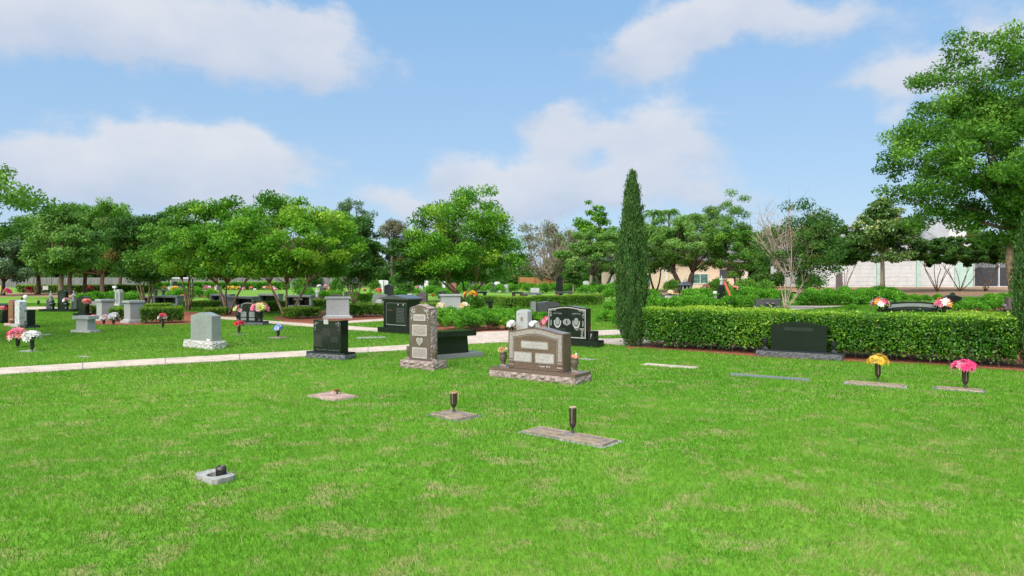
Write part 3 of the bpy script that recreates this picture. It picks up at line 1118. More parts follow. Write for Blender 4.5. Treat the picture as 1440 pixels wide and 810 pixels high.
def flat_marker(label, centre, rz, L, D, *, border='slate', plate='bronze_plate', bord=.05, h=.004, group='flat markers set in the lawn', seed=0, letters=True, name='flat_marker'):
    t = thing(name, label, 'grave marker', (centre[0], centre[1], 0), rz, group)
    mb = MB()
    mb.box(-L / 2, L / 2, -D / 2, D / 2, -.05, h)
    mb.build('stone_border', M[border], t, bevel=.006)
    if plate:
        p = MB()
        p.box(-L / 2 + bord, L / 2 - bord, -D / 2 + bord, D / 2 - bord, h, h + .016, .006, .006)
        o = p.build('plate', M[plate], t, bevel=.004)
        rim = MB()
        x, y, z = L / 2 - bord - .018, D / 2 - bord - .018, h + .016
        for (x0, x1, y0, y1) in ((-x, x, -y, -y + .012), (-x, x, y - .012, y), (-x, -x + .012, -y + .013, y - .013), (x - .012, x, -y + .013, y - .013)):
            rim.box(x0, x1, y0, y1, z + .0005, z + .006)
        if letters:                         # raised worn lines of lettering, too small to read
            rg = random.Random(seed)
            for side in ((-.5, .5) if L > .9 else (0,)):
                for row in range(3):
                    xx = side * L * .42 - .16
                    while xx < side * L * .42 + .16:
                        w = rg.uniform(.008, .02)
                        rim.box(xx, xx + w, -.05 - row * .035 + D * .12, -.03 - row * .035 + D * .12, z + .0005, z + .004)
                        xx += w + rg.uniform(.005, .012)
        rim.build('raised_relief', M['bronze_trim'] if plate != 'bronze_pink' else M['bronze_pink'], o)
    u = Vector((math.cos(rz), math.sin(rz)))
    v = Vector((-u.y, u.x))
    c = Vector((centre[0], centre[1]))
    NOGRASS.append([(c + u * sx * (L * .5 - .018) + v * sy * (D * .5 - .018))[:] for sx, sy in ((-1, -1), (1, -1), (1, 1), (-1, 1))])
    return t


# ================================================================== headstones
def profile(W, H, rise, kind, n=18):
    """outline in (x, z) of an upright stone with a shaped top"""
    top = []
    for i in range(n + 1):
        x = W / 2 - W * i / n
        s = x / (W / 2)
        if kind == 'serp':
            z = H + rise * .5 * (1 + math.cos(math.pi * s)) - (rise * .08 if abs(s) > .97 else 0)
        elif kind == 'oval':
            z = H + rise * (1 - s * s)
        elif kind == 'round':
            z = H + rise * math.sqrt(max(0, 1 - s * s))
        elif kind == 'peak':
            z = H + rise * (1 - abs(s))
        elif kind == 'dip':
            z = H - rise * .5 * (1 + math.cos(math.pi * s)) + rise * .35
        else:
            z = H
        top.append((x, z))
    if kind == 'flat':
        top = [top[0], top[-1]]
    return [(-W / 2, 0), (W / 2, 0)] + top


def corner(px, py, rz, L, D, which='R', z=0.0):
    """centre of a base whose front corner is seen at this pixel"""
    p = G(px, py, z)
    u = Vector((math.cos(rz), math.sin(rz), 0))
    v = Vector((-u.y, u.x, 0))
    c = p - u * L / 2 * (1 if which == 'R' else -1 if which == 'L' else 0) + v * D / 2
    c.z = 0
    return c


def headstone(label, c, rz, base, body, top, mat, *, basemat=None, polished=.04, rise=.05, name='headstone', group=None, seed=0, amp=.02, sidemat=None, off=0.0, bevel=.006, rough_base=True):
    """base, body: (length, depth, height). Returns the thing; its front is local -Y"""
    t = thing(name, label, 'headstone', c, rz, group)
    bL, bD, bH = base
    if rough_base:
        mb = MB().rough(bL, bD, bH - polished + .04, -.04, amp, seed)
        b = mb.build('base', M[basemat or mat], t)
    else:
        b = MB().box(-bL / 2, bL / 2, -bD / 2, bD / 2, -.04, bH - polished).build('base', M[basemat or mat], t, bevel=.008)
    if polished > 0:
        MB().box(-bL / 2, bL / 2, -bD / 2, bD / 2, bH - polished + (-.04 if False else 0), bH, .003, .003).build('base_top', M[mat], b, bevel=.004)
    W_, D_, H_ = body
    st = MB().prism([(x + off, z + bH + .001) for x, z in profile(W_, H_, rise, top)], -D_ / 2, D_ / 2).build('tablet', M[mat], t, bevel=bevel)
    u = Vector((math.cos(rz), math.sin(rz)))
    v = Vector((-u.y, u.x))
    cc = Vector((c[0], c[1]))
    NOGRASS.append([(cc + u * sx * bL * .5 + v * sy * bD * .5)[:] for sx, sy in ((-1, -1), (1, -1), (1, 1), (-1, 1))])
    return t, st


def panel(parent, name, x, z, w, h, y, mat, t=.006, bevel=.0, r=0.0):
    """thin plate on a front face lying at local y"""
    mb = MB()
    if r > 0:
        o = []
        for (cx, cz, a0) in ((w / 2 - r, -h / 2 + r, -90), (w / 2 - r, h / 2 - r, 0), (-w / 2 + r, h / 2 - r, 90), (-w / 2 + r, -h / 2 + r, 180)):
            for k in range(4):
                a = R(a0 + 30 * k)
                o.append((x + cx + r * math.cos(a), z + cz + r * math.sin(a)))
        mb.prism(o, y - t, y - .0006)
    else:
        mb.box(x - w / 2, x + w / 2, y - t, y - .0006, z - h / 2, z + h / 2)
    return mb.build(name, M[mat], parent, bevel=bevel)


def scribble(parent, name, rows, y, mat, seed=0, t=.004, ch=.6):
    """rows of illegible small carved characters: (x0, x1, z, height)"""
    rg = random.Random(seed)
    mb = MB()
    for x0, x1, z, h in rows:
        x = x0
        while x < x1:
            w = h * rg.uniform(.35, .8)
            for q in range(2):
                a = rg.uniform(0, 1)
                if rg.random() < .75:
                    mb.box(x + w * .45 * q, x + w * .45 * q + w * .3, y - t, y - .0006, z + h * a * .3, z + h * (.65 + a * .35))
            x += w + h * rg.uniform(.15, .4)
    return mb.build(name, M[mat], parent)


def spray(parent, name, cx, cz, y, mat, seed, sx, sz, n=26, size=.02, t=.004):
    """carved flower sprays: many small flat discs trailing along an arc"""
    rg = random.Random(seed)
    mb = MB()
    for i in range(n):
        f = i / n
        x = cx + sx * (f if i % 2 else rg.uniform(0, .35)) + rg.uniform(-.5, .5) * size * 1.6
        z = cz - (abs(sz) * ((1 - f) if i % 2 == 0 else rg.uniform(0, .25))) + rg.uniform(-.5, .5) * size * 1.6
        r = size * rg.uniform(.3, .7)
        mb.prism([(x + r * math.cos(k * 1.047) * rg.uniform(.6, 1), z + r * math.sin(k * 1.047) * rg.uniform(.6, 1)) for k in range(6)], y - t, y - .0006)
    return mb.build(name, M[mat], parent)


def arc_band(parent, name, W_, H_, rise, kind, inset, wid, z0, y, mat, t=.005, close=False, drop=0.0):
    """a border strip that follows the shaped top and runs down both sides to z0"""
    def line(ins):
        w = W_ - 2 * ins
        pts = [(-w / 2, z0)]
        pr = profile(W_, H_, rise, kind, 24)[2:]
        tops = [(x, z - ins) for x, z in pr if abs(x) <= w / 2 - 1e-4]
        zz = tops[-1][1] if tops else H_ - ins
        tops = [(w / 2, tops[0][1])] + tops + [(-w / 2, zz)] if kind != 'flat' else [(w / 2, H_ - ins), (-w / 2, H_ - ins)]
        return [(w / 2, z0)] + tops + [(-w / 2, z0)]
    a, b = line(inset), line(inset + wid)
    n = min(len(a), len(b))

    def rs_(l, m=40):
        L_ = [0]
        for i in range(1, len(l)):
            L_.append(L_[-1] + math.dist(l[i], l[i - 1]))
        out = []
        for k in range(m + 1):
            s = L_[-1] * k / m
            for i in range(1, len(l)):
                if L_[i] >= s - 1e-9:
                    f = (s - L_[i - 1]) / max(L_[i] - L_[i - 1], 1e-9)
                    out.append((l[i - 1][0] + (l[i][0] - l[i - 1][0]) * f, l[i - 1][1] + (l[i][1] - l[i - 1][1]) * f))
                    break
        return out
    # use the corners exactly: legs and top sampled apart
    def legs(l):
        return [l[0]] + rs_(l[1:-1], 24) + [l[-1]]
    A, B = legs(a), legs(b)
    mb = MB()
    for i in range(len(A) - 1):
        q = [A[i], A[i + 1], B[i + 1], B[i]]
        vs = [(x, y - t, z) for x, z in q] + [(x, y - .0006, z) for x, z in q]
        mb.add(vs, [(0, 1, 2, 3), (0, 4, 5, 1), (1, 5, 6, 2), (2, 6, 7, 3), (3, 7, 4, 0)])
    if close:
        mb.box(-W_ / 2 + inset + wid + .0005, W_ / 2 - inset - wid - .0005, y - t, y - .0006, z0, z0 + wid)
    return mb.build(name, M[mat], parent)

# ================================================================== far buildings and fences
def storage():
    d = 86.0
    t = thing('storage_building', 'long white storage building with pale green pilasters and grey roof beyond the straw bank', 'building', (AX(1250, d), d, .5))
    x0, x1 = AX(1122, d) - AX(1250, d), AX(1368, d) - AX(1250, d)
    w = MB().box(x0, x1, 0, 9, -.4, 5.55).build('wall', M['white_paint'], t)
    jb = [AX(q, d) - AX(1250, d) for q in (1126, 1180, 1235, 1291, 1345)]
    for a, b in zip(jb[:-1], jb[1:]):
        g = MB()
        n = 13
        for k in range(n):                 # ribbed roll-up door
            z0 = 0 + 3.3 * k / n
            g.box(a + .3, b - .3, -.05 - .02 * (k % 2), -.004, z0 + .004, z0 + 3.3 / n - .004)
        g.build('roller_door', M['white_paint'], t)
    for a in jb:
        MB().box(a - .26, a + .26, -.16, -.002, -.3, 3.42).build('pilaster', M['mint_paint'], t, bevel=.01)
    MB().box(jb[-1] + .27, x1, -.1, -.003, -.3, 3.4).build('side_panel', M['mint_paint'], t)
    MB().box(x0, x1, -.2, -.003, 3.43, 3.62).build('lintel_band', M['white_paint'], t)
    MB().box(x0, x1, -.06, -.002, 3.63, 4.6).build('upper_band', M['mint_paint'], t)
    xr = AX(1332, d) - AX(1250, d)
    r = MB()
    r.add([(x0, -.7, 4.95), (xr, -.7, 4.95), (xr, 5, 7.6), (x0, 5, 7.6), (x0, -.7, 5.1), (xr, -.7, 5.1), (xr, 5, 7.75), (x0, 5, 7.75)],
          [(3, 2, 1, 0), (4, 5, 6, 7), (0, 1, 5, 4), (1, 2, 6, 5), (2, 3, 7, 6), (3, 0, 4, 7)])
    ro = r.build('roof', M['roof_grey'], t)
    MB().box(x0, xr, -.78, -.71, 4.78, 5.12).build('fascia', M['white_paint'], ro)
    MB().box(x0, xr, 4.9, 5.2, 7.55, 8.15).build('ridge_parapet', M['white_paint'], ro)
    MB().box(xr + .02, xr + 2.2, -.3, 4.5, 4.65, 8.6).build('stair_block', M['white_paint'], t)
    MB().box(-8.2, -7.4, 5.3, 6.1, 7.4, 8.5).build('vent_box', M['white_paint'], ro)
    return t


storage()
d = 88.0
t = thing('screen_fence', 'black mesh screen fence on white posts at the foot of the leaning tree', 'fence', (AX(1402, d), d, .5))
xa = [AX(q, d) - AX(1402, d) for q in (1369, 1404, 1440, 1476)]
for a, b in zip(xa[:-1], xa[1:]):
    m = MB()
    for k in range(10):
        m.box(a + .1, b - .1, -.03 - .02 * (k % 2), .02, .12 + .24 * k, .12 + .24 * k + .235)
    m.build('screen_panel', M['dark_metal'], t)
for a in xa:
    MB().lathe([(.07, -.1), (.07, 2.85), (.09, 2.87), (.05, 2.95)], 10, a, -.12).build('post', M['white_paint'], t)
MB().box(xa[0], xa[-1], -.2, .1, -.1, .1).build('kerb_rail', M['white_paint'], t)
t = thing('metal_shed', 'low grey corrugated shed behind the black mesh screen fence', 'shed', (AX(1415, 96), 96, .5))
m = MB()
for k in range(24):
    m.box(-5 + k * .42, -5 + k * .42 + .21, 0, .1, 0, 4.2).box(-5 + k * .42 + .211, -5 + k * .42 + .419, .05, .1, 0, 4.2)
m.build('wall', M['roof_grey'], t)
MB().box(-5.3, 5.3, -.4, 6, 4.21, 4.45).build('roof', M['slate'], t)

d = 105.0
t = thing('peach_house', 'peach stucco house with green windows half hidden behind the oaks', 'house', (AX(955, d), d, 0))
X9 = lambda q: AX(q, d) - AX(955, d)
MB().box(X9(858), X9(1052), 0, 10, -.1, 4.1).build('wall', M['peach_paint'], t)
for q in (860, 937, 1049):
    MB().box(X9(q) - .2, X9(q) + .2, -.09, -.003, 0, 4.1).build('corner_trim', M['white_paint'], t)
for (a, b, c, e) in ((973, 996, 384.5, 399), (1012, 1040, 379, 391), (905, 915, 386, 398)):
    f = MB()
    za, zb = AZ(e, d), AZ(c, d)
    xA, xB = X9(a), X9(b)
    f.box(xA, xB, -.08, -.003, za, za + .12).box(xA, xB, -.08, -.003, zb - .12, zb).box(xA, xA + .12, -.08, -.003, za + .121, zb - .121).box(xB - .12, xB, -.08, -.003, za + .121, zb - .121).box((xA + xB) / 2 - .05, (xA + xB) / 2 + .05, -.08, -.003, za + .121, zb - .121)
    w = f.build('window', M['white_paint' if a != 1012 else 'dark_metal'], t)
    MB().box(xA + .121, xB - .121, -.05, -.004, za + .121, zb - .121).build('pane', M['window' if a != 1012 else 'dark_metal'], w)
r = MB().prism([(X9(852), 4.1), (X9(1058), 4.1), (X9(1058), 4.3), (X9(1020), 6.6), (X9(890), 6.6), (X9(852), 4.3)], -.8, 10.8)
r.build('roof', M['roof_grey'], t)

d = 118.0
t = thing('board_fence', 'weathered grey board fence behind the far clipped hedge and the fork-trunked trees', 'fence', (AX(120, d), d, 0))
m = MB()
rg = random.Random(4)
x = -45.0
while x < 48:
    w = .145
    m.box(x, x + w, 0 + rg.uniform(-.01, .01), .03, 0, 1.72 + rg.uniform(-.03, .03))
    x += w + .006
m.build('boards', M['grey_wood'], t)
for k in range(32):
    MB().box(-45 + k * 3, -45 + k * 3 + .12, -.1, -.012, 0, 1.86).build('post', M['grey_wood'], t)

d = 100.0
t = thing('cedar_fence', 'orange brown cedar board fence behind the black round-topped stone', 'fence', (AX(760, d), d, 0))
m = MB()
x = -3.2
while x < 3.6:
    m.box(x, x + .14, rg.uniform(-.01, .01), .03, 0, 1.75 + rg.uniform(-.03, .03))
    x += .147
m.build('boards', M['cedar'], t)
for k in range(4):
    MB().box(-3.2 + k * 2.2, -3.2 + k * 2.2 + .1, -.1, -.012, 0, 1.85).build('post', M['cedar'], t)

# ================================================================== trees
CREPE = dict(shape='umbrella', stems=3, tr=.075, spread=.3, inner=.55, slim=.5)
tree('crepe_myrtle', 'bright green umbrella-crowned crepe myrtle just behind the pink-flowered black stone', 404, 29.5, 279, 392, 196, M['leaf_bright'], M['bark_tan'], seed=1, clumps=150, per=125, leaf=.105, limbs=22, cx=.15, group='bright green crepe myrtles', **CREPE)
tree('crepe_myrtle', 'bright green crepe myrtle with two leaning dark trunks behind the grey headstone', 320, 32.5, 286, 394, 170, M['leaf_bright'], M['bark_tan'], seed=2, clumps=130, per=120, leaf=.11, limbs=20, group='bright green crepe myrtles', cx=.3, **CREPE)
tree('crepe_myrtle', 'mid green crepe myrtle with a close bundle of dark stems beside the square hedge', 264, 36.0, 284, 388, 120, M['leaf_mid'], M['bark_tan'], seed=3, clumps=100, per=105, leaf=.115, limbs=16, group='bright green crepe myrtles', **{**CREPE, 'stems': 5, 'spread': .16, 'tr': .06})
tree('crepe_myrtle', 'tall vivid green spreading crepe myrtle with bare tan limbs behind the yellow roses', 655, 49.0, 266, 396, 165, M['leaf_bright'], M['bark_tan'], seed=4, clumps=150, per=115, leaf=.15, limbs=26, group='bright green crepe myrtles', **{**CREPE, 'shape': 'round', 'stems': 5, 'tr': .11, 'spread': .42, 'inner': .45, 'lump': .2}, dead=8)
tree('crepe_myrtle', 'dark dense upright crepe myrtle behind the two grey pedestals', 206, 42.0, 303, 397, 112, M['leaf_dark'], M['bark_tan'], seed=5, shape='upright', stems=6, tr=.07, spread=.2, clumps=120, per=115, leaf=.13, limbs=14, group='dark crepe myrtles')
tree('crepe_myrtle', 'dark crepe myrtle with many thin stems rising behind the flat grey altar', 497, 45.0, 306, 400, 84, M['leaf_dark'], M['bark_tan'], seed=6, shape='upright', stems=8, tr=.045, spread=.3, clumps=85, per=105, leaf=.13, limbs=14, group='dark crepe myrtles')
tree('crepe_myrtle', 'dark round-headed crepe myrtle on one thin stem left of the vivid green tree', 580, 48.0, 327, 402, 66, M['leaf_dark'], M['bark_tan'], seed=7, shape='round', stems=2, tr=.05, spread=.1, clumps=70, per=100, leaf=.13, limbs=8, group='dark crepe myrtles')
tree('sapling', 'small leafy sapling with a clear stem beside the black round-topped stone', 806, 76.0, 372, 402, 32, M['leaf_dark'], M['bark_pale'], seed=8, stems=3, tr=.06, spread=.1, clumps=30, per=80, leaf=.17, limbs=5)
# a grove with forked tan trunks, far off on the pine straw
for k, (px, d, top, wd, mm) in enumerate([(53, 70, 303, 84, 'leaf_oak'), (87, 56, 290, 96, 'leaf_oak'), (99, 70, 293, 104, 'leaf_mid'), (120, 72, 288, 104, 'leaf_oak'), (144, 70, 286, 116, 'leaf_mid'), (170, 82, 294, 104, 'leaf_oak')]):
    tree('shade_tree', ['far shade tree with a low fork behind the red flower spray', 'shade tree whose trunk rises behind the statue-topped black monument', 'shade tree with a thick tan fork just past the black monument',
                        'shade tree with a tan fork behind the bright low shrubs', 'shade tree with a V-shaped fork behind the white arch stone', 'shade tree half hidden by the dark dense crepe myrtle'][k],
         px, d, top, 386, wd, M[mm], M['bark_tan'], seed=20 + k, shape='umbrella', stems=1, tr=.24, fork=-.1, clumps=130, per=75, leaf=.19, limbs=18, group='grove of shade trees with forked trunks', depth=.9)
tree('shade_tree', 'drooping pale blue-green tree at the edge of the grove with a fallen red leaf bed', 4, 66, 322, 398, 100, M['leaf_grey'], M['bark_dark'], seed=31, shape='umbrella', stems=1, tr=.2, fork=-.1, clumps=80, per=90, leaf=.19, limbs=12)
tree('elm_tree', 'near elm whose feathery branch tips reach in over the lawn from one side', -185, 18.0, 165, 345, 400, M['leaf_mid'], M['bark_dark'], seed=32, shape='round', stems=1, tr=.22, fork=.2, clumps=140, per=75, leaf=.1, limbs=40, inner=.4, lump=.3, cr=.42, slim=.42)
# oaks, pine, palms and others behind the shrubs
tree('live_oak', 'round grey-green live oak between the bare tree and the tall cypress', 845, 84, 327, 386, 128, M['leaf_oak'], M['bark_dark'], seed=33, stems=2, tr=.3, spread=.2, clumps=110, per=95, leaf=.22, limbs=16, group='live oaks')
tree('live_oak', 'broad live oak behind the black stone lantern', 965, 80, 303, 380, 150, M['leaf_oak'], M['bark_dark'], seed=34, stems=3, tr=.42, spread=.2, clumps=130, per=95, leaf=.21, limbs=18, group='live oaks')
tree('live_oak', 'low live oak showing through beside the cypress, before the peach house', 922, 86, 312, 378, 110, M['leaf_oak'], M['bark_dark'], seed=35, stems=2, tr=.16, spread=.2, clumps=70, per=90, leaf=.22, limbs=10, group='live oaks')
tree('live_oak', 'dark brownish live oak next to the half bare crepe myrtle', 1036, 78, 318, 386, 92, M['leaf_mid'], M['bark_dark'], seed=36, stems=2, tr=.16, spread=.25, clumps=75, per=90, leaf=.2, limbs=10, group='live oaks')
tree('ash_tree', 'pale bright ash with loose leafy sprays high above the grey oak', 830, 100, 290, 375, 78, M['leaf_bright'], M['bark_pale'], seed=37, stems=1, tr=.25, fork=.3, clumps=120, per=40, leaf=.3, limbs=20, inner=.3, lump=.35, cr=.75)
tree('bare_tree', 'brown twiggy leafless tree between the vivid crepe myrtle and the grey oak', 778, 92, 316, 398, 92, M['leaf_dry'], M['dead_twig'], seed=38, stems=3, tr=.2, spread=.3, clumps=90, per=50, leaf=.19, limbs=40, dead=90)
tree('pine_tree', 'tall round-topped pine rising over the live oaks', 1024, 120, 277, 385, 82, M['leaf_oak'], M['bark_dark'], seed=39, stems=1, tr=.35, fork=.2, clumps=110, per=75, leaf=.34, limbs=20, cr=1.1, slim=.3, group='far pines')
tree('pine_tree', 'far pine with a flat rounded top over the green crepe myrtles', 495, 125, 280, 330, 54, M['leaf_grey'], M['bark_dark'], seed=40, stems=1, tr=.35, fork=.1, clumps=46, per=60, leaf=.3, limbs=16, cr=.95, slim=.3, group='far pines')
tree('pine_tree', 'thin greyish pine left of the vivid spreading crepe myrtle', 553, 118, 308, 352, 52, M['leaf_dry'], M['bark_dark'], seed=41, stems=1, tr=.3, fork=.1, clumps=18, per=110, leaf=.32, limbs=16, cr=1.1, slim=.3, group='far pines')
tree('magnolia', 'conical magnolia with glossy yellow-tipped leaves before the white storage wall', 1241, 71, 281, 370, 86, M['leaf_magnolia'], M['bark_pale'], seed=42, shape='cone', stems=1, tr=.24, fork=.55, clumps=170, per=55, leaf=.24, limbs=22, z0=.34, inner=.3, flat=.6, cr=.62, lump=.1)
for k, (px, top, wd, dd) in enumerate([(1318, 337, 74, 71), (1350, 334, 84, 72), (1386, 328, 86, 70), (1188, 322, 56, 73)]):
    tree('crepe_myrtle', ['dark reddish crepe myrtle on thin stems in front of the white storage wall', 'dark crepe myrtle before the pale green end panel of the storage building', 'dark crepe myrtle in front of the black mesh screen', 'narrow dark crepe myrtle between the magnolia and the half bare one'][k],
         px, dd, top, 375, wd, M['leaf_dark'], M['bark_tan'], seed=50 + k, shape='round', stems=6, tr=.05, spread=.5, clumps=85, per=85, leaf=.2, limbs=10, z0=.32, group='dark crepe myrtles')


def dead_side(rs, Rx, Rz, zc):
    return (-Rx * rs.uniform(-.1, .85), rs.uniform(-.5, .5) * Rx, zc + Rz * rs.uniform(-.1, .8))


tree('crepe_myrtle', 'half bare crepe myrtle, one side pale dead twigs, the other dark leaves', 1105, 37.5, 284, 396, 112, M['leaf_dark'], M['bark_pale'], seed=60, shape='round', stems=6, tr=.05, spread=.42, clumps=150, per=62, leaf=.11, limbs=34, dead=44, inner=.2, lump=.1, cx=.95,
     cut=lambda C: (C[:, 0] > .75 + .35 * np.sin(C[:, 2] * 3)) | (np.random.RandomState(5).rand(len(C)) < .5), sparse_side=dead_side)
tree('elm_tree', 'big spreading tree with a leaning tan trunk towering over the storage building', 1429, 50.0, 42, 322, 300, M['leaf_mid'], M['bark_tan'], seed=61, shape='round', stems=1, tr=.3, fork=-.05, clumps=430, per=110, leaf=.2, limbs=22, inner=.3, lump=.2, cr=1.0, lean=-.3, cx=.2)

cypress('italian_cypress', 'tall narrow Italian cypress at the end of the clipped hedge', G(889, 486.5), 4.58, .36, 24000, 3, group='Italian cypresses')
cypress('italian_cypress', 'Italian cypress cut off by the picture edge beyond the long hedge', G(1462, 519), 3.75, .40, 15000, 4, group='Italian cypresses')

# palms
def palm(label, px, d, top, sz, seed):
    rs = np.random.RandomState(seed)
    H = AZ(top, d)
    t = thing('palm_tree', label, 'palm tree', (AX(px, d), d, 0), 0, 'palms behind the cypress')
    MB().tube([(0, 0, 0), (.2, 0, H * .5), (.1, 0, H - .4)], [.3, .22, .2], 8).build('trunk', M['bark_dark'], t, smooth=True)
    Ps, As, Ns, Ls = [], [], [], []
    for k in range(20):
        a = k * 2.4
        up = rs.uniform(.1, .95)
        for i in range(26):
            s = i / 25
            r = sz * s * (1 - .25 * up)
            z = H - .4 + sz * (up * s * 1.1 - s * s * 1.15)
            o = np.array([math.cos(a), math.sin(a), 0])
            b = np.array([-math.sin(a), math.cos(a), 0])
            for sg in (-1, 1):
                l = sz * .34 * (1 - .75 * abs(s - .4))
                ax = b * sg + o * .6 + np.array([0, 0, -.5])
                Ps.append(o * r + np.array([.1, 0, z]) + ax * l * .4)
                As.append(ax)
                Ns.append(np.array([0, 0, 1.]) + rs.normal(size=3) * .2)
                Ls.append(l)
    L = np.array(Ls)
    link('crown', leaf_mesh('crown', np.array(Ps), np.array(As), np.array(Ns), L, L * .16, rs.normal(.45, .15, len(L)), M['leaf_oak']), t)


palm('feathery palm showing just beside the cypress tip above the live oaks', 918, 112, 296, 2.6, 1)
palm('second palm with drooping fronds, farther from the cypress than the other', 940, 118, 294, 2.6, 2)

# the far treeline: individual trees, three sorts copied
proto = []
for k, (mm, sh) in enumerate((('leaf_oak', 'round'), ('leaf_mid', 'round'), ('leaf_dark', 'upright'), ('leaf_grey', 'round'))):
    px, d = [(30, 132), (230, 128), (612, 124), (535, 130)][k]
    top = [316, 318, 338, 346][k]
    o = tree('far_tree', ['far grey-green tree in the treeline beyond the fences', 'far mid green tree in the treeline beyond the fences', 'far dark tree in the treeline beyond the fences', 'far bluish tree in the treeline beyond the fences'][k],
             px, d, top, 400, [80, 84, 56, 66][k], M[mm], M['bark_dark'], seed=70 + k, shape=sh, stems=1, tr=.3, fork=.1, clumps=95, per=62, leaf=.42, limbs=10, group='far treeline')
    proto.append(o)
rg = random.Random(9)
FAR = [(-290, 126, 1, 1.1), (-370, 130, 0, 1.2), (-450, 124, 2, 1.1), (-540, 128, 1, 1.2), (-640, 122, 0, 1.2), (-760, 120, 1, 1.2), (1660, 116, 1, 1.2), (1780, 112, 0, 1.2), (-210, 130, 0, 1.1), (-130, 126, 1, 1.0), (-60, 136, 2, 1.1), (80, 140, 0, 1.1), (130, 134, 2, 1.05), (180, 140, 1, 1.0), (275, 126, 2, 1.45), (330, 138, 0, 1.0), (380, 140, 3, 1.1), (430, 134, 1, .8), (470, 140, 3, .95),
       (575, 134, 3, .9), (640, 138, 0, .8), (690, 136, 2, .9), (715, 126, 3, .8), (800, 132, 0, .85), (870, 130, 1, .85), (905, 134, 0, .9), (985, 132, 1, .95), (1060, 128, 2, 1.0), (1085, 122, 0, .9), (1072, 106, 2, .72), (1108, 104, 1, .7), (1130, 126, 1, .85), (1165, 122, 2, .95), (1210, 128, 0, .95),
       (1290, 130, 1, .98), (1350, 128, 0, 1.1), (1420, 124, 2, 1.1), (1480, 126, 1, 1.2), (1560, 120, 0, 1.2)]
lab = [p['label'] for p in proto]
for px, d, k, s in FAR:
    dup(proto[k], (AX(px, d), d, 0), rg.uniform(0, 6.28), s * rg.uniform(.92, 1.05))

# far bushes filling the foot of the treeline
fb = shrub('far_bush', 'far dark bush at the foot of the treeline', (AX(520, 116), 116, 0), 2.4, 1.8, 2.6, 2600, .34, M['leaf_dark'], 3, 'far bushes at the foot of the treeline')
for px, d, s in [(440, 118, 1.0), (470, 122, 1.2), (560, 112, .9), (600, 116, 1.1), (640, 112, 1.0), (690, 110, 1.15), (725, 108, 1.0), (800, 112, .9), (822, 108, .8), (880, 98, .45), (905, 99, .45), (945, 98, .5), (1000, 100, .4), (1040, 98, .45), (1075, 96, 1.0), (1100, 92, 1.1), (1120, 90, .8),
                 (250, 124, 1.0), (310, 126, 1.1), (360, 122, 1.0), (400, 124, 1.1), (700, 104, .7), (-40, 124, 1.1), (-90, 120, 1.2), (10, 126, 1.2), (60, 128, 1.1), (110, 126, 1.2), (165, 128, 1.1), (210, 126, 1.2), (488, 126, 1.3), (520, 128, 1.4), (545, 126, 1.4), (580, 124, 1.5), (618, 126, 1.5), (655, 122, 1.5), (675, 124, 1.6), (712, 120, 1.6), (745, 122, 1.5), (770, 118, 1.5), (790, 120, 1.5), (842, 120, 1.4), (420, 128, 1.4), (390, 130, 1.3), (340, 128, 1.3), (286, 128, 1.3)]:
    dup(fb, (AX(px, d), d, 0), rg.uniform(0, 6.28), s)

# ================================================================== hedges
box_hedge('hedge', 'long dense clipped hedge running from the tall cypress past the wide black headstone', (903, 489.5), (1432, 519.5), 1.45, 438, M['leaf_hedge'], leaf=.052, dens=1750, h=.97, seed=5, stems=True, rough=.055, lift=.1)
GH = 'small clipped hedges around the graves'
BH = dict(group=GH, leaf=.075, dens=620, rough=.03)
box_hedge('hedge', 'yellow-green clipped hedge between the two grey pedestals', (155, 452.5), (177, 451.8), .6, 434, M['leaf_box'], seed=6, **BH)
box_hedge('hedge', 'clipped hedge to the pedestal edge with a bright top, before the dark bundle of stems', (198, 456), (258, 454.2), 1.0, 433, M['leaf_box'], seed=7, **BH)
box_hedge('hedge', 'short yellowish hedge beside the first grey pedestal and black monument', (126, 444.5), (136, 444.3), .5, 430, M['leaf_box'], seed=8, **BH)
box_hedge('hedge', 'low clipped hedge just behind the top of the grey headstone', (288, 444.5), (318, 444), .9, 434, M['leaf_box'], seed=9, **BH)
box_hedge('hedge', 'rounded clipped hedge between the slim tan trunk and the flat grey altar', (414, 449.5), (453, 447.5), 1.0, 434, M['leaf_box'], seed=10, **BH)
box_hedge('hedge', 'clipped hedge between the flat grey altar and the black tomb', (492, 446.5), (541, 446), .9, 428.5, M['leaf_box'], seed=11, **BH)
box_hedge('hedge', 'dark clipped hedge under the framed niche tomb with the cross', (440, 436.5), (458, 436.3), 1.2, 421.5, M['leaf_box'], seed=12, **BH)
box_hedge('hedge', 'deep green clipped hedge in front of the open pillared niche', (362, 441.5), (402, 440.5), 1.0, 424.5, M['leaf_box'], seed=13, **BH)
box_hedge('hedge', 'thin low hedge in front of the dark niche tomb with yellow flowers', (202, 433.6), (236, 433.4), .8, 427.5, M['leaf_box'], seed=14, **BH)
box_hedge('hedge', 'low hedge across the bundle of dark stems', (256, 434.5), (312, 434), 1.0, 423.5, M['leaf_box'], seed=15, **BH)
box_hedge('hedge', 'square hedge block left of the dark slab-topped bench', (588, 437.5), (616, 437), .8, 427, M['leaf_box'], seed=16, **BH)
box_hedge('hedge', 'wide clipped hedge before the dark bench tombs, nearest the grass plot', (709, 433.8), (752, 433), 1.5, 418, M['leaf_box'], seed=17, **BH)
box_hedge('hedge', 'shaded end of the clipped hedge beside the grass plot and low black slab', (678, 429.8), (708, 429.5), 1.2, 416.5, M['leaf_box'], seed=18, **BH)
box_hedge('hedge', 'middle clipped hedge behind the plain black headstone', (754, 430.5), (800, 430), 1.2, 416.2, M['leaf_box'], seed=19, **BH)
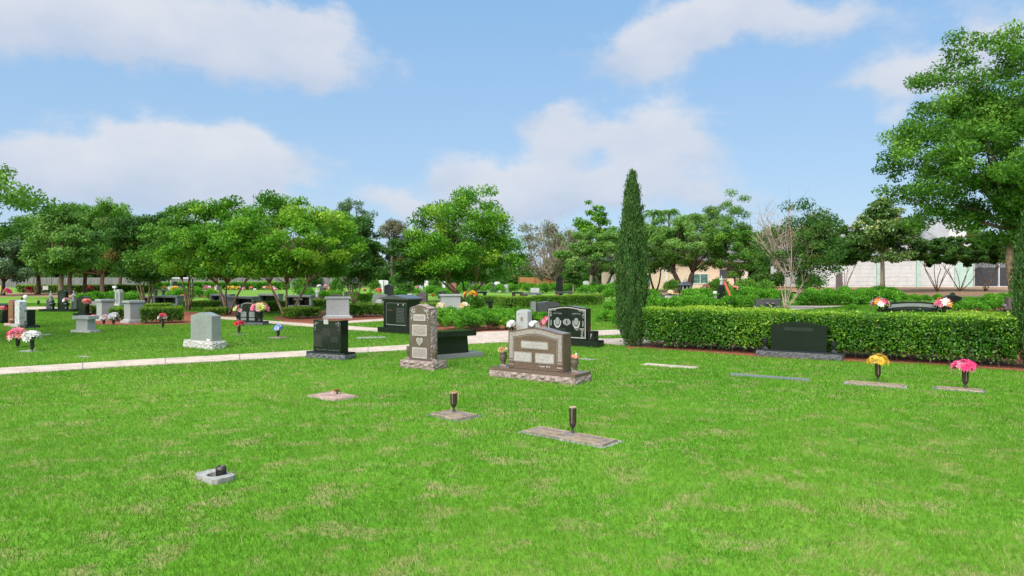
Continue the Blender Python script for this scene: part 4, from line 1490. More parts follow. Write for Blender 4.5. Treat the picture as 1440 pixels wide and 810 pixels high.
box_hedge('hedge', 'clipped hedge behind the etched black headstone, ending by the round green shrub', (806, 429.8), (851, 429), 1.2, 415, M['leaf_box'], seed=20, **BH)
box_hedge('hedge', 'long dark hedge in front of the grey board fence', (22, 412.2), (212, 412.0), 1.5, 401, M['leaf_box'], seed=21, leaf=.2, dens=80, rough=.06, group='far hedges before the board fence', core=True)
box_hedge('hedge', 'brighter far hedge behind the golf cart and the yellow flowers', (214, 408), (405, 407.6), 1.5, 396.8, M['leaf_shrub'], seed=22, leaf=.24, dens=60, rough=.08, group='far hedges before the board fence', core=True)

# ================================================================== low shrubs
GS = 'low spreading shrubs'
s1 = shrub('low_shrub', 'bright green spreading shrub at the path edge beside the black bench', G(645, 463.5), .62, .55, .6, 2300, .085, M['leaf_shrub'], 1, GS)
s2 = shrub('low_shrub', 'bright green spreading shrub in the red mulch behind the brown headstone', G(688, 464.5), .68, .6, .62, 2500, .085, M['leaf_shrub'], 2, GS)
s3 = shrub('low_shrub', 'leafy shrub in the row between the bench and the small grey headstone', G(712, 463.5), .6, .55, .56, 2200, .085, M['leaf_shrub'], 5, GS)
LS = 'leafy green shrub in the massed bed of low shrubs'
row = [(622, 459, 1.0), (664, 466, .9), (633, 453, 1.0), (657, 456.5, 1.05), (678, 455.5, .95), (701, 455, 1.0), (725, 456, 1.0), (668, 461, 1.0), (748, 457, .85), (612, 452, .9), (765, 455, .7), (852, 452, .75), (866, 451, .7)]
for i, (a, b, s) in enumerate(row):
    dup([s1, s2, s3][i % 3], G(a, b), rg.uniform(0, 6.28), s, 'leafy green shrub in the massed low bed behind the black bench and brown headstone', 'shrubs massed behind the bench')
t = dup(s1, G(872, 460.5), 1.0, (.62, .62, .95), 'single small round shrub between the etched black headstone and the cypress', GS)
# farther beds: larger leaves
f1 = shrub('low_shrub', 'green shrub in the far bed beyond the long hedge', G(1145, 430), 1.0, .85, .92, 1800, .14, M['leaf_shrub'], 7, 'shrubs in the far bed beyond the long hedge')
f2 = shrub('low_shrub', 'green shrub in the far bed beyond the long hedge', G(1178, 429.5), 1.1, .9, .9, 1900, .14, M['leaf_shrub'], 8, 'shrubs in the far bed beyond the long hedge')
for i, (a, b, s) in enumerate([(1130, 429, .8), (1160, 429.5, 1.0), (1195, 428.5, 1.0), (1212, 428, 1.05), (1228, 427, 1.0), (1244, 426, 1.0), (1258, 424.5, .9), (1140, 422, 1.0), (1165, 421, 1.0), (1190, 420.5, 1.1), (1215, 420, 1.0), (1235, 419, 1.1), (1252, 418, 1.0),
                               (1285, 424.5, .6), (1300, 424, .55), (1318, 424, .6), (1270, 423.5, .6),
                               (920, 433, .75), (935, 434, .7), (950, 433, .75), (966, 432, .8), (982, 431, .8), (998, 433, .7), (1026, 433, .75), (1042, 432, .8), (1056, 431, .8), (915, 424, 1.0), (972, 424, 1.0), (990, 423, 1.1), (1030, 421, 1.1), (1046, 422, 1.2), (1062, 421, 1.0), (1080, 422, 1.0), (1102, 424, .9),
                               (860, 421, 1.0), (845, 414, 1.1), (825, 413, 1.1), (862, 413, 1.2), (880, 414, 1.0), (815, 409, 1.3), (838, 408, 1.3), (868, 407, 1.3), (884, 421, .8), (868, 433, .6), (858, 436, .55), (878, 437, .6)]):
    dup([f1, f2][i % 2], G(a, b), rg.uniform(0, 6.28), s)
for i, (a, b, s) in enumerate([(745, 411, 1.2), (763, 413, 1.2), (782, 411, 1.3), (800, 411, 1.1), (735, 408, 1.2), (672, 411, 1.1), (690, 410, 1.2), (704, 412, 1.1), (718, 411, 1.2), (650, 412, .9), (655, 408, 1.3), (636, 413, .9)]):
    dup([f1, f2][i % 2], G(a, b), rg.uniform(0, 6.28), s, 'green shrub in the far bed before the cedar fence', 'shrubs in the far bed before the cedar fence')
for i, (a, b, s) in enumerate([(120, 427, .8), (133, 426, .85), (145, 425, .8), (156, 424, .8), (178, 426, .8), (188, 424, .8), (256, 421, 1.0), (270, 419, 1.1), (245, 420, .8), (295, 421, .9), (430, 419, 1.0), (455, 423, .8), (470, 421, .8), (500, 424, .8), (510, 426, .7), (520, 424, .7), (565, 420, 1.0), (575, 416, 1.2), (608, 416, 1.1), (622, 418, .9)]):
    dup([f1, f2][i % 2], G(a, b), rg.uniform(0, 6.28), s, 'bright green shrub among the far graves under the crepe myrtles', 'shrubs among the far graves under the crepe myrtles')
for i, (a, b, s) in enumerate([(1357, 437.5, .62), (1372, 438.5, .6), (1388, 438, .62), (1400, 437, .7), (1366, 430, .6), (1395, 429, .8), (1410, 427, .8), (1425, 425, .9), (1436, 430, .8)]):
    dup([f1, f2][i % 2], G(a, b), rg.uniform(0, 6.28), s, 'green shrub between the tall black headstone and the plum headstone', 'shrubs beside the plum headstone')
dup(f1, G(1198, 437.2), 0, (.32, .32, .42), 'tiny tuft of shrub in the grass beyond the long hedge', GS)
# bigger dark bushes and young bushy plants
b1 = shrub('garden_bush', 'rounded dark green bush behind the plain low black stone', G(1048, 419), 1.5, 1.3, 1.7, 2600, .17, M['leaf_mid'], 12, 'tall garden bushes')
dup(b1, G(1076, 418), 1, .9, 'mid green bush beside the pine straw, next to the rounded dark bush', 'tall garden bushes')
dup(b1, G(1140, 414), 2, 1.2, 'wide dark bush left of the tall dark stele', 'tall garden bushes')
dup(b1, G(1158, 409), 3, (1.9, 1.0, 1.55), 'square dense hedge-like bush against the white wall by the stele', 'tall garden bushes')
dup(b1, G(1012, 413), 3, 1.0, 'dark bush behind the statue lantern', 'tall garden bushes')
dup(b1, G(945, 412), 1.4, .9, 'dark bush behind the stone lantern, under the broad oak', 'tall garden bushes')
dup(b1, G(895, 411), 1.4, .8, 'dark bush beside the cypress under the peach wall', 'tall garden bushes')
y1 = shrub('garden_bush', 'bushy young plant with yellow tips right of the slim tan trunk', G(425, 418), .9, .9, 2.2, 1700, .17, M['leaf_mid'], 14, 'young bushy plants')
dup(y1, G(474, 417), 1, .9, 'round young plant above the low brown slab', 'young bushy plants')
dup(y1, G(527, 413), 2, .85, 'young plant left of the small black shrine', 'young bushy plants')
dup(y1, G(560, 414), 3, .9, 'dark young plant right of the small black shrine', 'young bushy plants')
dup(y1, G(612, 415), 4, .9, 'young plant before the far white stones', 'young bushy plants')
rosebush = shrub('rose_bush', 'leafy rose bush with orange blooms beside the grey pedestal with yellow roses', G(666, 440), .75, .6, .95, 1500, .1, M['leaf_mid'], 16)

# ================================================================== the near headstones
def local(t, x, y, z=0.0):
    """world point from a thing's local x, y"""
    a = t.rotation_euler.z
    return Vector((t.location.x + x * math.cos(a) - y * math.sin(a), t.location.y + x * math.sin(a) + y * math.cos(a), z))


# wide brown granite headstone with three frosted panels
rz = R(-35.5)
c = corner(808.5, 541.7, rz, 1.74, .54, 'R')
t, st = headstone('wide brown granite headstone with a white arched border and three frosted panels', c, rz, (1.74, .54, .165), (1.13, .26, .645), 'serp', 'brown', basemat='brown_rough', polished=.05, rise=.075, seed=1, amp=.03)
y, b = -.13, .166
arc_band(st, 'arched_border', 1.13, .645 + b, .075, 'serp', .028, .075, b + .17, y, 'etched', close=False)
arc_band(st, 'inner_line', 1.13, .645 + b, .075, 'serp', .118, .008, b + .17, y, 'etched', t=.004)
for sx in (-1, 1):
    for k in range(4):
        panel(st, 'fluted_foot', sx * .5, b + .03 + k * .036, .1, .024, y, 'brown_rough' if k % 2 else 'brown', .008)
panel(st, 'name_panel', .0 - .01, b + .42, .56, .135, y, 'etched', .006, r=.02)
panel(st, 'inscribed_panel', -.255, b + .205, .385, .175, y, 'etched', .006, r=.02)
panel(st, 'inscribed_panel', .195, b + .205, .385, .175, y, 'etched', .006, r=.02)
panel(st, 'panel_frame', -.01, b + .42, .515, .1, y - .006, 'etched_white', .002, r=.012)
panel(st, 'panel_frame', -.255, b + .205, .345, .138, y - .006, 'etched_white', .002, r=.012)
panel(st, 'panel_frame', .195, b + .205, .345, .138, y - .006, 'etched_white', .002, r=.012)
scribble(st, 'lettering', [(-.2, .19, b + .41, .022)], y - .008, 'etched', 2, .0015)
scribble(st, 'lettering', [(-.4, -.12, b + .225, .016), (-.38, -.14, b + .18, .016), (.05, .33, b + .225, .016), (.08, .3, b + .18, .016)], y - .008, 'etched', 3, .0015)
scribble(st, 'lettering', [(.1, .19, b + .055, .03), (.235, .31, b + .055, .03)], y, 'letter_white', 4, .003)
u1 = urn('brown granite urn with drooping tan dried flowers, on the wide brown headstone base', local(t, -.72, -.07, .165), .25, .068)
bouquet('drooping tan dried flowers in the urn of the wide brown headstone', local(t, -.72, -.07, .40), .085, .055, ['dry', 'cream'], 22, .05, 41, 14, dome=.5, leaf='leaf_dry')
u2 = urn('brown granite urn holding a small white candle, at the end of the brown headstone base', local(t, .72, -.02, .165), .25, .068)
bouquet('flat tuft of coral dried blooms in the urn with the candle', local(t, .72, -.02, .40), .07, .025, ['coral', 'cream', 'dry'], 20, .04, 42, 8, dome=.3, leaf='leaf_dry')
cn = thing('candle', 'small white candle standing in the end urn of the brown headstone', 'candle', local(t, .735, .0, .36))
MB().lathe([(.013, 0), (.014, .03), (.013, .125), (.009, .13), (.002, .131)], 10).build('wax', M['white_paint'], cn, smooth=True)
MB().tube([(0, 0, .131), (.002, 0, .15)], [.002, .0015], 4).build('wick', M['bronze'], cn)

# tall brown tablet with three plates and a heart
rz = R(-33)
c = corner(608, 520.9, rz, .80, .42, 'R')
t, st = headstone('tall narrow brown tablet headstone with three white plaques and a carved heart', c, rz, (.80, .42, .15), (.52, .22, 1.0), 'serp', 'brown_dark', basemat='brown_rough', polished=0, rise=.06, seed=2, amp=.035)
y, b = -.11, .151
rock = MB()
rg = random.Random(5)
for sx in (-1, 1):                          # rock-faced edges of the tablet
    n1, n2 = 26, 6
    vs, fs = [], []
    for j in range(n1 + 1):
        for i in range(n2 + 1):
            e = 0.004 if i in (0, n2) or j in (0, n1) else rg.uniform(.006, .03)
            vs.append((sx * (.26 + e), -.105 + .21 * i / n2, b + .01 + .975 * j / n1))
    for j in range(n1):
        for i in range(n2):
            q = (j * (n2 + 1) + i, j * (n2 + 1) + i + 1, (j + 1) * (n2 + 1) + i + 1, (j + 1) * (n2 + 1) + i)
            fs.append(q if sx > 0 else q[::-1])
    rock.add(vs, fs)
n1, n2 = 14, 6
vs, fs = [], []
for j in range(n1 + 1):
    x = -.255 + .51 * j / n1
    zt = b + 1.0 + .03 * (1 + math.cos(math.pi * x / .26))
    for i in range(n2 + 1):
        e = .003 if i in (0, n2) or j in (0, n1) else rg.uniform(.006, .028)
        vs.append((x, -.105 + .21 * i / n2, zt + e))
for j in range(n1):
    for i in range(n2):
        fs.append((j * (n2 + 1) + i, (j + 1) * (n2 + 1) + i, (j + 1) * (n2 + 1) + i + 1, j * (n2 + 1) + i + 1))
rock.add(vs, fs)
rock.build('rock_faced_edge', M['brown_rough'], st)
for (zz, w, h, sd_) in ((.825, .3, .125, 1), (.58, .365, .215, 2), (.145, .365, .205, 3)):
    p = panel(st, 'plaque', 0, b + zz, w, h, y, 'etched_white', .006)
    panel(p, 'plaque_face', 0, b + zz, w - .05, h - .045, y - .006, 'etched', .0015)
    scribble(p, 'lettering', [(-w / 2 + .05, w / 2 - .05, b + zz + k * .03 - .012, .014) for k in ((0, 1) if h < .15 else (-2, -1, 0, 1, 2))], y - .0075, 'etched_white', sd_, .001)
hp = []
for k in range(28):
    a = 2 * math.pi * k / 28
    hp.append((.0052 * 16 * math.sin(a) ** 3, b + .37 + .0058 * (13 * math.cos(a) - 5 * math.cos(2 * a) - 2 * math.cos(3 * a) - math.cos(4 * a))))
hp = hp[::-1]
he = MB().prism(hp, y - .006, y - .0006).build('heart', M['etched_white'], st)
MB().prism([(x * .68, b + .37 + (z - b - .37) * .68) for x, z in hp], y - .008, y - .0062).build('heart_face', M['etched'], he)
spray(st, 'carved_flowers', -.215, b + .985, y, 'etched_white', 1, .11, .2, 34, .026)
spray(st, 'carved_flowers', .215, b + .985, y, 'etched_white', 2, -.11, .2, 34, .026)
urn('brown granite urn left of the tall tablet, on its rock-faced base', local(t, -.33, -.03, .15), .25, .06, 'brown_dark')
urn('empty brown granite urn right of the tall tablet, in front of the black bench', local(t, .33, -.06, .15), .25, .06, 'brown_dark')

# black bench behind it
rz = R(38)
c = corner(679.5, 501.2, rz, 1.35, .5, 'R')
t = thing('stone_bench', 'polished black granite bench on a grey slab beside the tall brown tablet', 'bench', c, rz)
MB().box(-.675, .675, -.25, .25, -.04, .1).build('plinth', M['slate'], t, bevel=.006)
MB().box(-.52, .38, -.12, .14, .101, .47, .03, .01).build('pedestal', M['black'], t, bevel=.005)
MB().box(-.72, .52, -.22, .22, .471, .59).build('seat', M['black'], t, bevel=.008)
NOGRASS.append([local(t, a, q)[:2] for a, q in ((-.675, -.25), (.675, -.25), (.675, .25), (-.675, .25))])

# black companion stone by the path
rz = R(-26)
c = corner(484.8, 507.2, rz, 1.06, .36, 'R')
t, st = headstone('plain black companion headstone with a dipped top and etched roses, beside the path', c, rz, (1.06, .36, .15), (.76, .24, .67), 'dip', 'black', basemat='black_rough', polished=.035, rise=.03, seed=3, amp=.022)
y, b = -.12, .151
spray(st, 'etched_roses', -.35, b + .64, y, 'etched_grey', 3, .1, .17, 22, .02)
spray(st, 'etched_roses', .35, b + .64, y, 'etched_grey', 4, -.1, .17, 22, .02)
panel(st, 'faint_portrait', -.02, b + .43, .24, .17, y, 'etched_dim', .002, r=.05)
panel(st, 'faint_panel', -.25, b + .24, .2, .24, y, 'etched_dim', .002)
panel(st, 'faint_panel', .2, b + .27, .22, .12, y, 'etched_dim', .002, r=.03)
scribble(st, 'lettering', [(-.31, -.14, b + .115, .02), (-.32, .33, b + .035, .02)], y, 'etched_grey', 6, .002)
panel(st, 'photo_plaque', -.02, b + .645, .12, .1, y - .002, 'etched_white', .012)

# black gabled tomb
rz = R(-39)
c = corner(530.5, 467.2, rz, 1.5, .85, 'L')
t = thing('granite_tomb', 'black gabled granite tomb with a white-lined door panel behind the brown tablet', 'tomb', c, rz)
MB().box(-.75, .75, -.425, .425, -.04, .17).build('plinth', M['black'], t, bevel=.01)
w = MB().box(-.56, .56, -.3, .2, .171, 1.0).build('wall', M['black'], t, bevel=.006)
for x in (-.525, .525):
    MB().box(x - .035, x + .035, -.335, -.301, .171, .98).build('pilaster', M['black'], w, bevel=.005)
MB().box(-.6, .6, -.35, .25, 1.001, 1.06).build('cornice', M['black'], t, bevel=.006)
MB().prism([(-.68, 1.061), (.68, 1.061), (.68, 1.1), (0, 1.2), (-.68, 1.1)], -.42, .3).build('roof', M['dark_grey'], t, bevel=.005)
arc_band(w, 'white_border', .94, .95, 0, 'flat', 0, .012, .26, -.3, 'etched_grey', close=True)
MB().box(-.47, .47, -.306, -.301, .248, .259).build('white_border_foot', M['etched_grey'], w)
panel(w, 'inscription', .2, .56, .42, .5, -.3, 'etched_dim', .003)
scribble(w, 'lettering', [(.03, .37, .36 + .045 * k, .02) for k in range(10)], -.303, 'etched_grey', 8, .001)
scribble(w, 'red_lettering', [(-.4, -.16, .7, .035)], -.3, 'red', 9, .002)
for x in (.1, .34):
    MB().prism([(x + .035 * math.cos(k * .785) * (1 if k % 2 else .75), .9 + .035 * math.sin(k * .785) * (1 if k % 2 else .75)) for k in range(8)], -.306, -.301).build('round_emblem', M['etched_white'], w)
NOGRASS.append([local(t, a, q)[:2] for a, q in ((-.75, -.425), (.75, -.425), (.75, .425), (-.75, .425))])

# grey headstone on the lawn
rz = R(-32)
c = corner(298.6, 491.9, rz, 1.16, .37, 'R')
t, st = headstone('grey-green headstone with a curved top on a pale rock-faced base, alone on the lawn', c, rz, (1.16, .37, .19), (.86, .25, .62), 'serp', 'grey_green', basemat='grey_rough', polished=0, rise=.075, seed=4, amp=.03, off=.04)
y, b = -.125, .191
for k, (x, z0, z1) in enumerate(((-.2, .3, .53), (-.07, .04, .2), (.06, .15, .48), (.0, .55, .6), (-.3, .28, .44), (.18, .2, .5))):
    scribble(st, 'carved_characters', [(x, x + .03, b + z0 + .055 * i, .036) for i in range(max(1, int((z1 - z0) / .055)))], y, 'etched_grey' if k > 2 else 'etched', 20 + k, .002)
panel(st, 'white_sticker', .33, b + .03, .13, .05, y, 'white_paint', .004, r=.01)

# etched black companion stone
rz = R(-32.5)
c = corner(840.4, 489.2, rz, 1.62, .38, 'R')
t, st = headstone('big black headstone etched with white scrolls, portraits and a corner border', c, rz, (1.62, .38, .165), (1.13, .24, .80), 'serp', 'black', polished=0, rise=.055, seed=5, rough_base=False, off=-.09)
y, b, ox = -.12, .166, -.09
bd = arc_band(st, 'etched_border', 1.13, .80 + b, .055, 'serp', .03, .022, b + .04, y, 'etched_white', close=True)
bd.location.x = ox
for sx in (-1, 1):
    spray(st, 'corner_scroll', ox + sx * .5, b + .77, y - .005, 'etched_white', 30 + sx, -sx * .17, .2, 40, .022)
spray(st, 'corner_scroll', ox + .5, b + .3, y - .005, 'etched_white', 33, -.26, .26, 52, .022)
for sx in (-1, 1):
    arc = [(ox + sx * .27 + r_ * math.cos(a), b + .5 + r_ * 1.0 * math.sin(a)) for r_, A in ((.2, np.linspace(.75, 2.39, 12)), (.135, np.linspace(2.39, .75, 12))) for a in A]
    MB().prism(arc, y - .003, y - .0006).build('name_scroll', M['etched_dim'], st)
    scribble(st, 'lettering', [(ox + sx * .27 - .12, ox + sx * .27 + .12, b + .645, .026)], y - .003, 'etched_white', 40 + sx, .0015)
    sh = [(ox + sx * .27 + .105 * math.cos(a), b + .44 + .155 * math.sin(a)) for a in np.linspace(2.9, 6.52, 16)] + [(ox + sx * .27 + .08 * math.cos(a), b + .45 + .12 * math.sin(a)) for a in np.linspace(6.52, 2.9, 16)]
    MB().prism(sh, y - .004, y - .0006).build('leaf_wreath', M['etched_white'], st)
    MB().prism([(ox + sx * .27 + .066 * math.cos(a), b + .455 + .098 * math.sin(a)) for a in np.linspace(0, 6.0, 18)], y - .004, y - .0006).build('oval_portrait', M['etched_grey'], st)
    panel(st, 'etched_candle', ox + sx * .46, b + .41, .03, .15, y, 'etched_grey', .003, r=.012)
MB().prism([(ox + .115 * math.cos(a), b + .44 + .085 * math.sin(a) * (1 + .12 * math.sin(7 * a))) for a in np.linspace(0, 6.1, 30)], y - .004, y - .0006).build('etched_rose', M['etched_grey'], st)
panel(st, 'dark_figure', ox + .0, b + .44, .03, .09, y - .004, 'black', .002, r=.01)
panel(st, 'inscription', ox - .25, b + .235, .42, .1, y, 'etched_dim', .002)
scribble(st, 'lettering', [(ox - .45, ox - .03, b + .15, .035)], y, 'letter_white', 44, .002)
vb = MB().box(.535, .705, -.15, .09, b, b + .235).build('vase_block', M['black'], t, bevel=.006)
spray(vb, 'etched_flower', .59, b + .17, -.15, 'etched_white', 45, .05, .1, 14, .022)

# small grey stone behind the brown one, with flowers
rz = R(-33)
c = Vector((AX(737, 18.7), 18.7, 0))
t, st = headstone('small light grey headstone with an oval portrait, between white bouquets', c, rz, (.75, .34, .16), (.37, .23, .66), 'oval', 'grey', polished=0, rise=.05, seed=6, rough_base=False, bevel=.01)
MB().prism([(.06 * math.cos(a), .62 + .09 * math.sin(a)) for a in np.linspace(0, 6.0, 18)], -.12, -.1155).build('oval_portrait', M['etched_white'], st)
MB().prism([(.04 * math.cos(a), .62 + .065 * math.sin(a)) for a in np.linspace(0, 6.0, 18)], -.122, -.1201).build('portrait_face', M['bronze_plate'], st)
spray(st, 'carved_flowers', -.14, .76, -.115, 'etched', 46, .26, .03, 14, .02)
g = 'small black vases beside the small grey headstone'
for (px_, py_, pals, sdd, lab, rr) in ((720, 456, ['white'], 51, 'white bouquet on the path side of the small grey headstone', .12), (751, 457, ['white'], 52, 'white bouquet between the small grey headstone and the pink bouquet', .14), (769, 452, ['pale_pink', 'pink'], 53, 'pink and rose bouquet in front of the etched black headstone', .17)):
    p = Vector((AX(px_, 18.45), 18.45, 0))
    cup_vase('slim black vase under the ' + lab.split(' on ')[0].split(' between')[0].split(' in front')[0], p, .42, .05, 'black', g)
    bouquet(lab, Vector((p.x, p.y, AZ(py_, 18.45) - .12)), rr, .12, pals, 26, .085, sdd, 30)

# plain black stone farther back
t, st = headstone('plain low black headstone with a peaked top behind the etched black one', Vector((AX(770, 29), 29, 0)), R(12), (1.15, .5, .12), (.95, .42, .55), 'peak', 'dark_grey', polished=0, rise=.07, rough_base=False)
MB().box(-.72, -.53, -.12, .14, .0, .72).build('side_block', M['slate'], t, bevel=.01)

# black headstone on the hedge
rz = R(-33.5)
c = corner(1183.3, 508, rz, 1.73, .4, 'R')
t, st = headstone('wide black headstone with a serpentine top standing against the long hedge', c, rz, (1.73, .4, .165), (1.14, .2, .55), 'serp', 'black', basemat='black_rough', polished=.035, rise=.075, seed=7, amp=.018)
panel(st, 'faint_name_band', .0, .166 + .46, .6, .075, -.1, 'etched_dim', .0015, r=.03)
urn('black granite urn at the hedge headstone, on the side toward the cypress', local(t, -.70, -.06, .165), .23, .06, 'black', 'black urns of the hedge headstone', 'dark_grey')
urn('black granite urn at the hedge headstone, on the side toward the yellow flowers', local(t, .70, -.06, .165), .23, .06, 'black', 'black urns of the hedge headstone', 'dark_grey')

# ================================================================== flat markers in the near lawn
rz = R(-40)
cc = (G(726, 608) + G(757.5, 600.6) + G(886, 620.6) + G(842.5, 630.6)) / 4
m = flat_marker('long bronze plate marker with an empty upright vase in the near lawn', cc, rz, 1.16, .42, seed=1, border='concrete')
cup_vase('empty dark bronze cup vase standing on the long bronze marker', Vector((G(805.5, 612).x, G(805.5, 612).y, .036)), .275, .04)
cc = (G(598, 585) + G(636, 577.6) + G(679, 585) + G(640, 591)) / 4
flat_marker('square grey and bronze marker with a vase of withered stalks', cc, R(-42), .62, .48, seed=2, border='slate')
p = Vector((G(638, 582).x, G(638, 582).y, .038))
cup_vase('dark bronze cup vase of withered stalks on the square marker', p, .235, .044)
w = thing('dried_stalks', 'withered brown stalks poking from the vase on the square marker', 'dried flowers', p + Vector((0, 0, .2)))
mb = MB()
rg = random.Random(8)
for k in range(26):
    a, l = rg.uniform(0, 6.28), rg.uniform(.03, .085)
    x, yy = math.cos(a) * rg.uniform(0, .03), math.sin(a) * rg.uniform(0, .03)
    mb.tube([(x * .6, yy * .6, 0), (x, yy, l * .7), (x * 1.8, yy * 1.8, l * rg.uniform(.5, 1.1))], [.005, .006, .004], 5)
mb.tube([(.03, 0, .05), (.06, -.01, .045), (.062, -.01, -.05)], [.005, .005, .003], 5)
mb.build('stalk_bundle', M['dry_stalk'], w)
cc = (G(432, 558) + G(460, 552) + G(510, 558) + G(472, 564.5)) / 4
flat_marker('rosy bronze plate marker with a flattened dry flower on it', cc, R(-41), .72, .5, seed=3, border='concrete', plate='bronze_pink', bord=.03)
bouquet('small flattened dry flower lying on the rosy bronze marker', Vector((G(474, 556).x, G(474, 556).y, .045)), .04, .02, ['dry'], 9, .03, 60, 26, leaf='leaf_dry')
# white concrete block with a half sunk vase
cc = (G(276, 677) + G(305, 668.6) + G(328, 669) + G(300, 681.5)) / 4
t = thing('marker_block', 'small white concrete block with a round well in the nearest lawn', 'grave marker', (cc.x, cc.y, 0), R(-38))
mb = MB()
n = 24
vs, fs = [], []
for ring in range(2):                       # block top with a round opening
    for k in range(n):
        a = 2 * math.pi * k / n + math.pi / n
        if ring == 0:
            s = 1 / max(abs(math.cos(a)) / .17, abs(math.sin(a)) / .105)
            vs.append((s * math.cos(a), s * math.sin(a), .045))
        else:
            vs.append((.072 * math.cos(a) + .01, .072 * math.sin(a), .045))
for k in range(n):
    vs.append((vs[k][0], vs[k][1], -.04))
for k in range(n):
    vs.append((vs[n + k][0] * 1.0, vs[n + k][1], -.01))
for k in range(n):
    k2 = (k + 1) % n
    fs += [(k, k2, n + k2, n + k), (k2, k, 2 * n + k, 2 * n + k2), (n + k, n + k2, 3 * n + k2, 3 * n + k)]
mb.add(vs, fs)
mb.build('concrete_collar', M['concrete'], t)
MB().lathe([(.07, -.012), (.07, -.006)], 16, .01).build('well_floor', M['bronze_plate'], t)
NOGRASS.append([local(t, a, q)[:2] for a, q in ((-.17, -.105), (.17, -.105), (.17, .105), (-.17, .105))])
p = local(t, .045, .03, -.005)
t = thing('flower_vase', 'short dark ribbed vase half sunk in the white concrete block', 'vase', p)
mb = MB()
mb.lathe([(.03, 0), (.037, .03), (.041, .085), (.045, .09), (.045, .102), (.04, .106), (.041, .118), (.036, .122), (.03, .122), (.028, .1), (.002, .1)], 18)
mb.build('cup', M['bronze'], t, smooth=True)
mb = MB()
for k in range(14):
    a = 2 * math.pi * k / 14
    mb.tube([(.038 * math.cos(a), .038 * math.sin(a), .03), (.0415 * math.cos(a), .0415 * math.sin(a), .084)], [.0035, .0035], 4)
mb.build('rib_bands', M['black_plastic'], t)
# markers on the far side of the lawn, before the hedge
flat_marker('bronze marker carrying the yellow flowers, in front of the long hedge', (G(1193, 540) + G(1222, 534.5) + G(1270, 543) + G(1240, 548)) / 4 + Vector((0, 0, 0)), R(-33), .92, .42, seed=5, border='concrete')
p = Vector((G(1234.5, 537.5).x, G(1234.5, 537.5).y, .038))
cup_vase('bronze cup vase holding the bright yellow flowers before the hedge', p, .27, .045)
bouquet('bright yellow silk flowers in a bronze vase before the long hedge', p + Vector((0, 0, .27)), .145, .05, ['yellow'], 50, .068, 61, 22, spiky=.42)
flat_marker('bronze marker carrying the hot pink flowers, in front of the long hedge', (G(1313, 548) + G(1335, 543.8) + G(1386, 549) + G(1362, 552.6)) / 4, R(-31), .72, .38, seed=6, border='slate')
p = Vector((G(1357.5, 547.6).x, G(1357.5, 547.6).y, .038))
cup_vase('bronze cup vase holding the hot pink flowers before the hedge', p, .27, .047)
bouquet('hot pink silk flowers in a bronze vase before the long hedge', p + Vector((0, 0, .27)), .165, .045, ['pink'], 46, .074, 62, 20, spiky=.5, dome=.42)
flat_marker('bare tan marker flush with the grass before the cypress', (G(905, 512.5) + G(980, 517)) / 2, R(-33), 1.1, .36, seed=7, border='pathway', plate=None)
flat_marker('grey flush marker in front of the black hedge headstone', (G(1027, 527) + G(1137, 533.4)) / 2, R(-33), 1.36, .34, seed=8, border='slate', plate=None)
flat_marker('pale round-cornered marker under the white bouquet on the far lawn', (G(27, 493.6) + G(54, 494)) / 2, R(-28), .5, .36, seed=9, border='concrete', plate=None)
flat_marker('low pale marker in the lawn between the white bouquet and the grey bench', (G(57, 470.8) + G(77, 470.4)) / 2, R(-28), .45, .3, seed=10, border='concrete', plate=None)
flat_marker('pale flush marker in the lawn near the path below the grey bench', (G(109, 502) + G(128, 501.4)) / 2, R(-28), .36, .22, seed=11, border='concrete', plate=None)
flat_marker('grey marker carrying the red bouquet vase by the black companion stone', G(336.5, 469.8), R(-28), .5, .42, seed=12, border='slate', plate=None)
flat_marker('grey marker carrying the blue and white bouquet vase', G(391, 475.2), R(-28), .6, .46, seed=13, border='slate', plate='slate')
flat_marker('pale flat marker in the grass between the dark companion stone and black tomb', (G(497, 478) + G(545, 472)) / 2, R(20), .85, .45, seed=14, border='concrete', plate=None)
flat_marker('thin pale marker in the grass right of the brown headstone', G(822, 505), R(-33), .5, .22, seed=15, border='concrete', plate=None)
flat_marker('pale marker at the edge of the grass plot behind the shrubs', G(726, 440), R(10), .9, .5, seed=16, border='concrete', plate=None)

# ================================================================== vases with flowers on the lawn and by the pedestals
GV = 'black cup vases on the lawn'


def lawn_vase(px, py, top, wid, pals, what, seed, where, n=24):
    g = G(px, py)
    hh = (py - top) / F * g.y
    rad = wid / F * g.y / 2
    vh = hh - rad * 1.15
    cup_vase(f'black cup vase under the {what} {where}', Vector((g.x, g.y, 0.0)), max(vh, .14), .048, 'black_plastic', GV)
    bouquet(f'{what} in a black vase {where}', Vector((g.x, g.y, max(vh, .14))), rad * .92, rad * .35, pals, n, rad * .62, seed, 24, dome=.6)


lawn_vase(25, 489, 461.5, 24, ['pale_pink', 'coral', 'pink'], 'big pink and peach bouquet', 71, 'beside the white bouquet', 30)
lawn_vase(45, 494, 465.5, 21, ['white'], 'white lily bouquet', 72, 'next to the pink and peach bouquet', 26)
lawn_vase(131, 455.4, 443, 9, ['pale_pink', 'orange'], 'small pink and orange bouquet', 73, 'at the grey bench end', 16)
lawn_vase(146, 457, 442, 11, ['white', 'pale_pink'], 'small blush white bouquet', 74, 'before the first grey pedestal', 20)
lawn_vase(159.5, 457.4, 440, 14, ['lavender', 'white'], 'lavender white bouquet', 75, 'between the two grey pedestals', 24)
lawn_vase(196, 448, 432, 12, ['white', 'pale_pink'], 'blush bouquet', 76, 'at the side of the second grey pedestal', 20)
lawn_vase(229, 461.6, 441, 12, ['red', 'pale_pink', 'white'], 'tiered red and pink bouquet', 77, 'before the square hedge', 24)
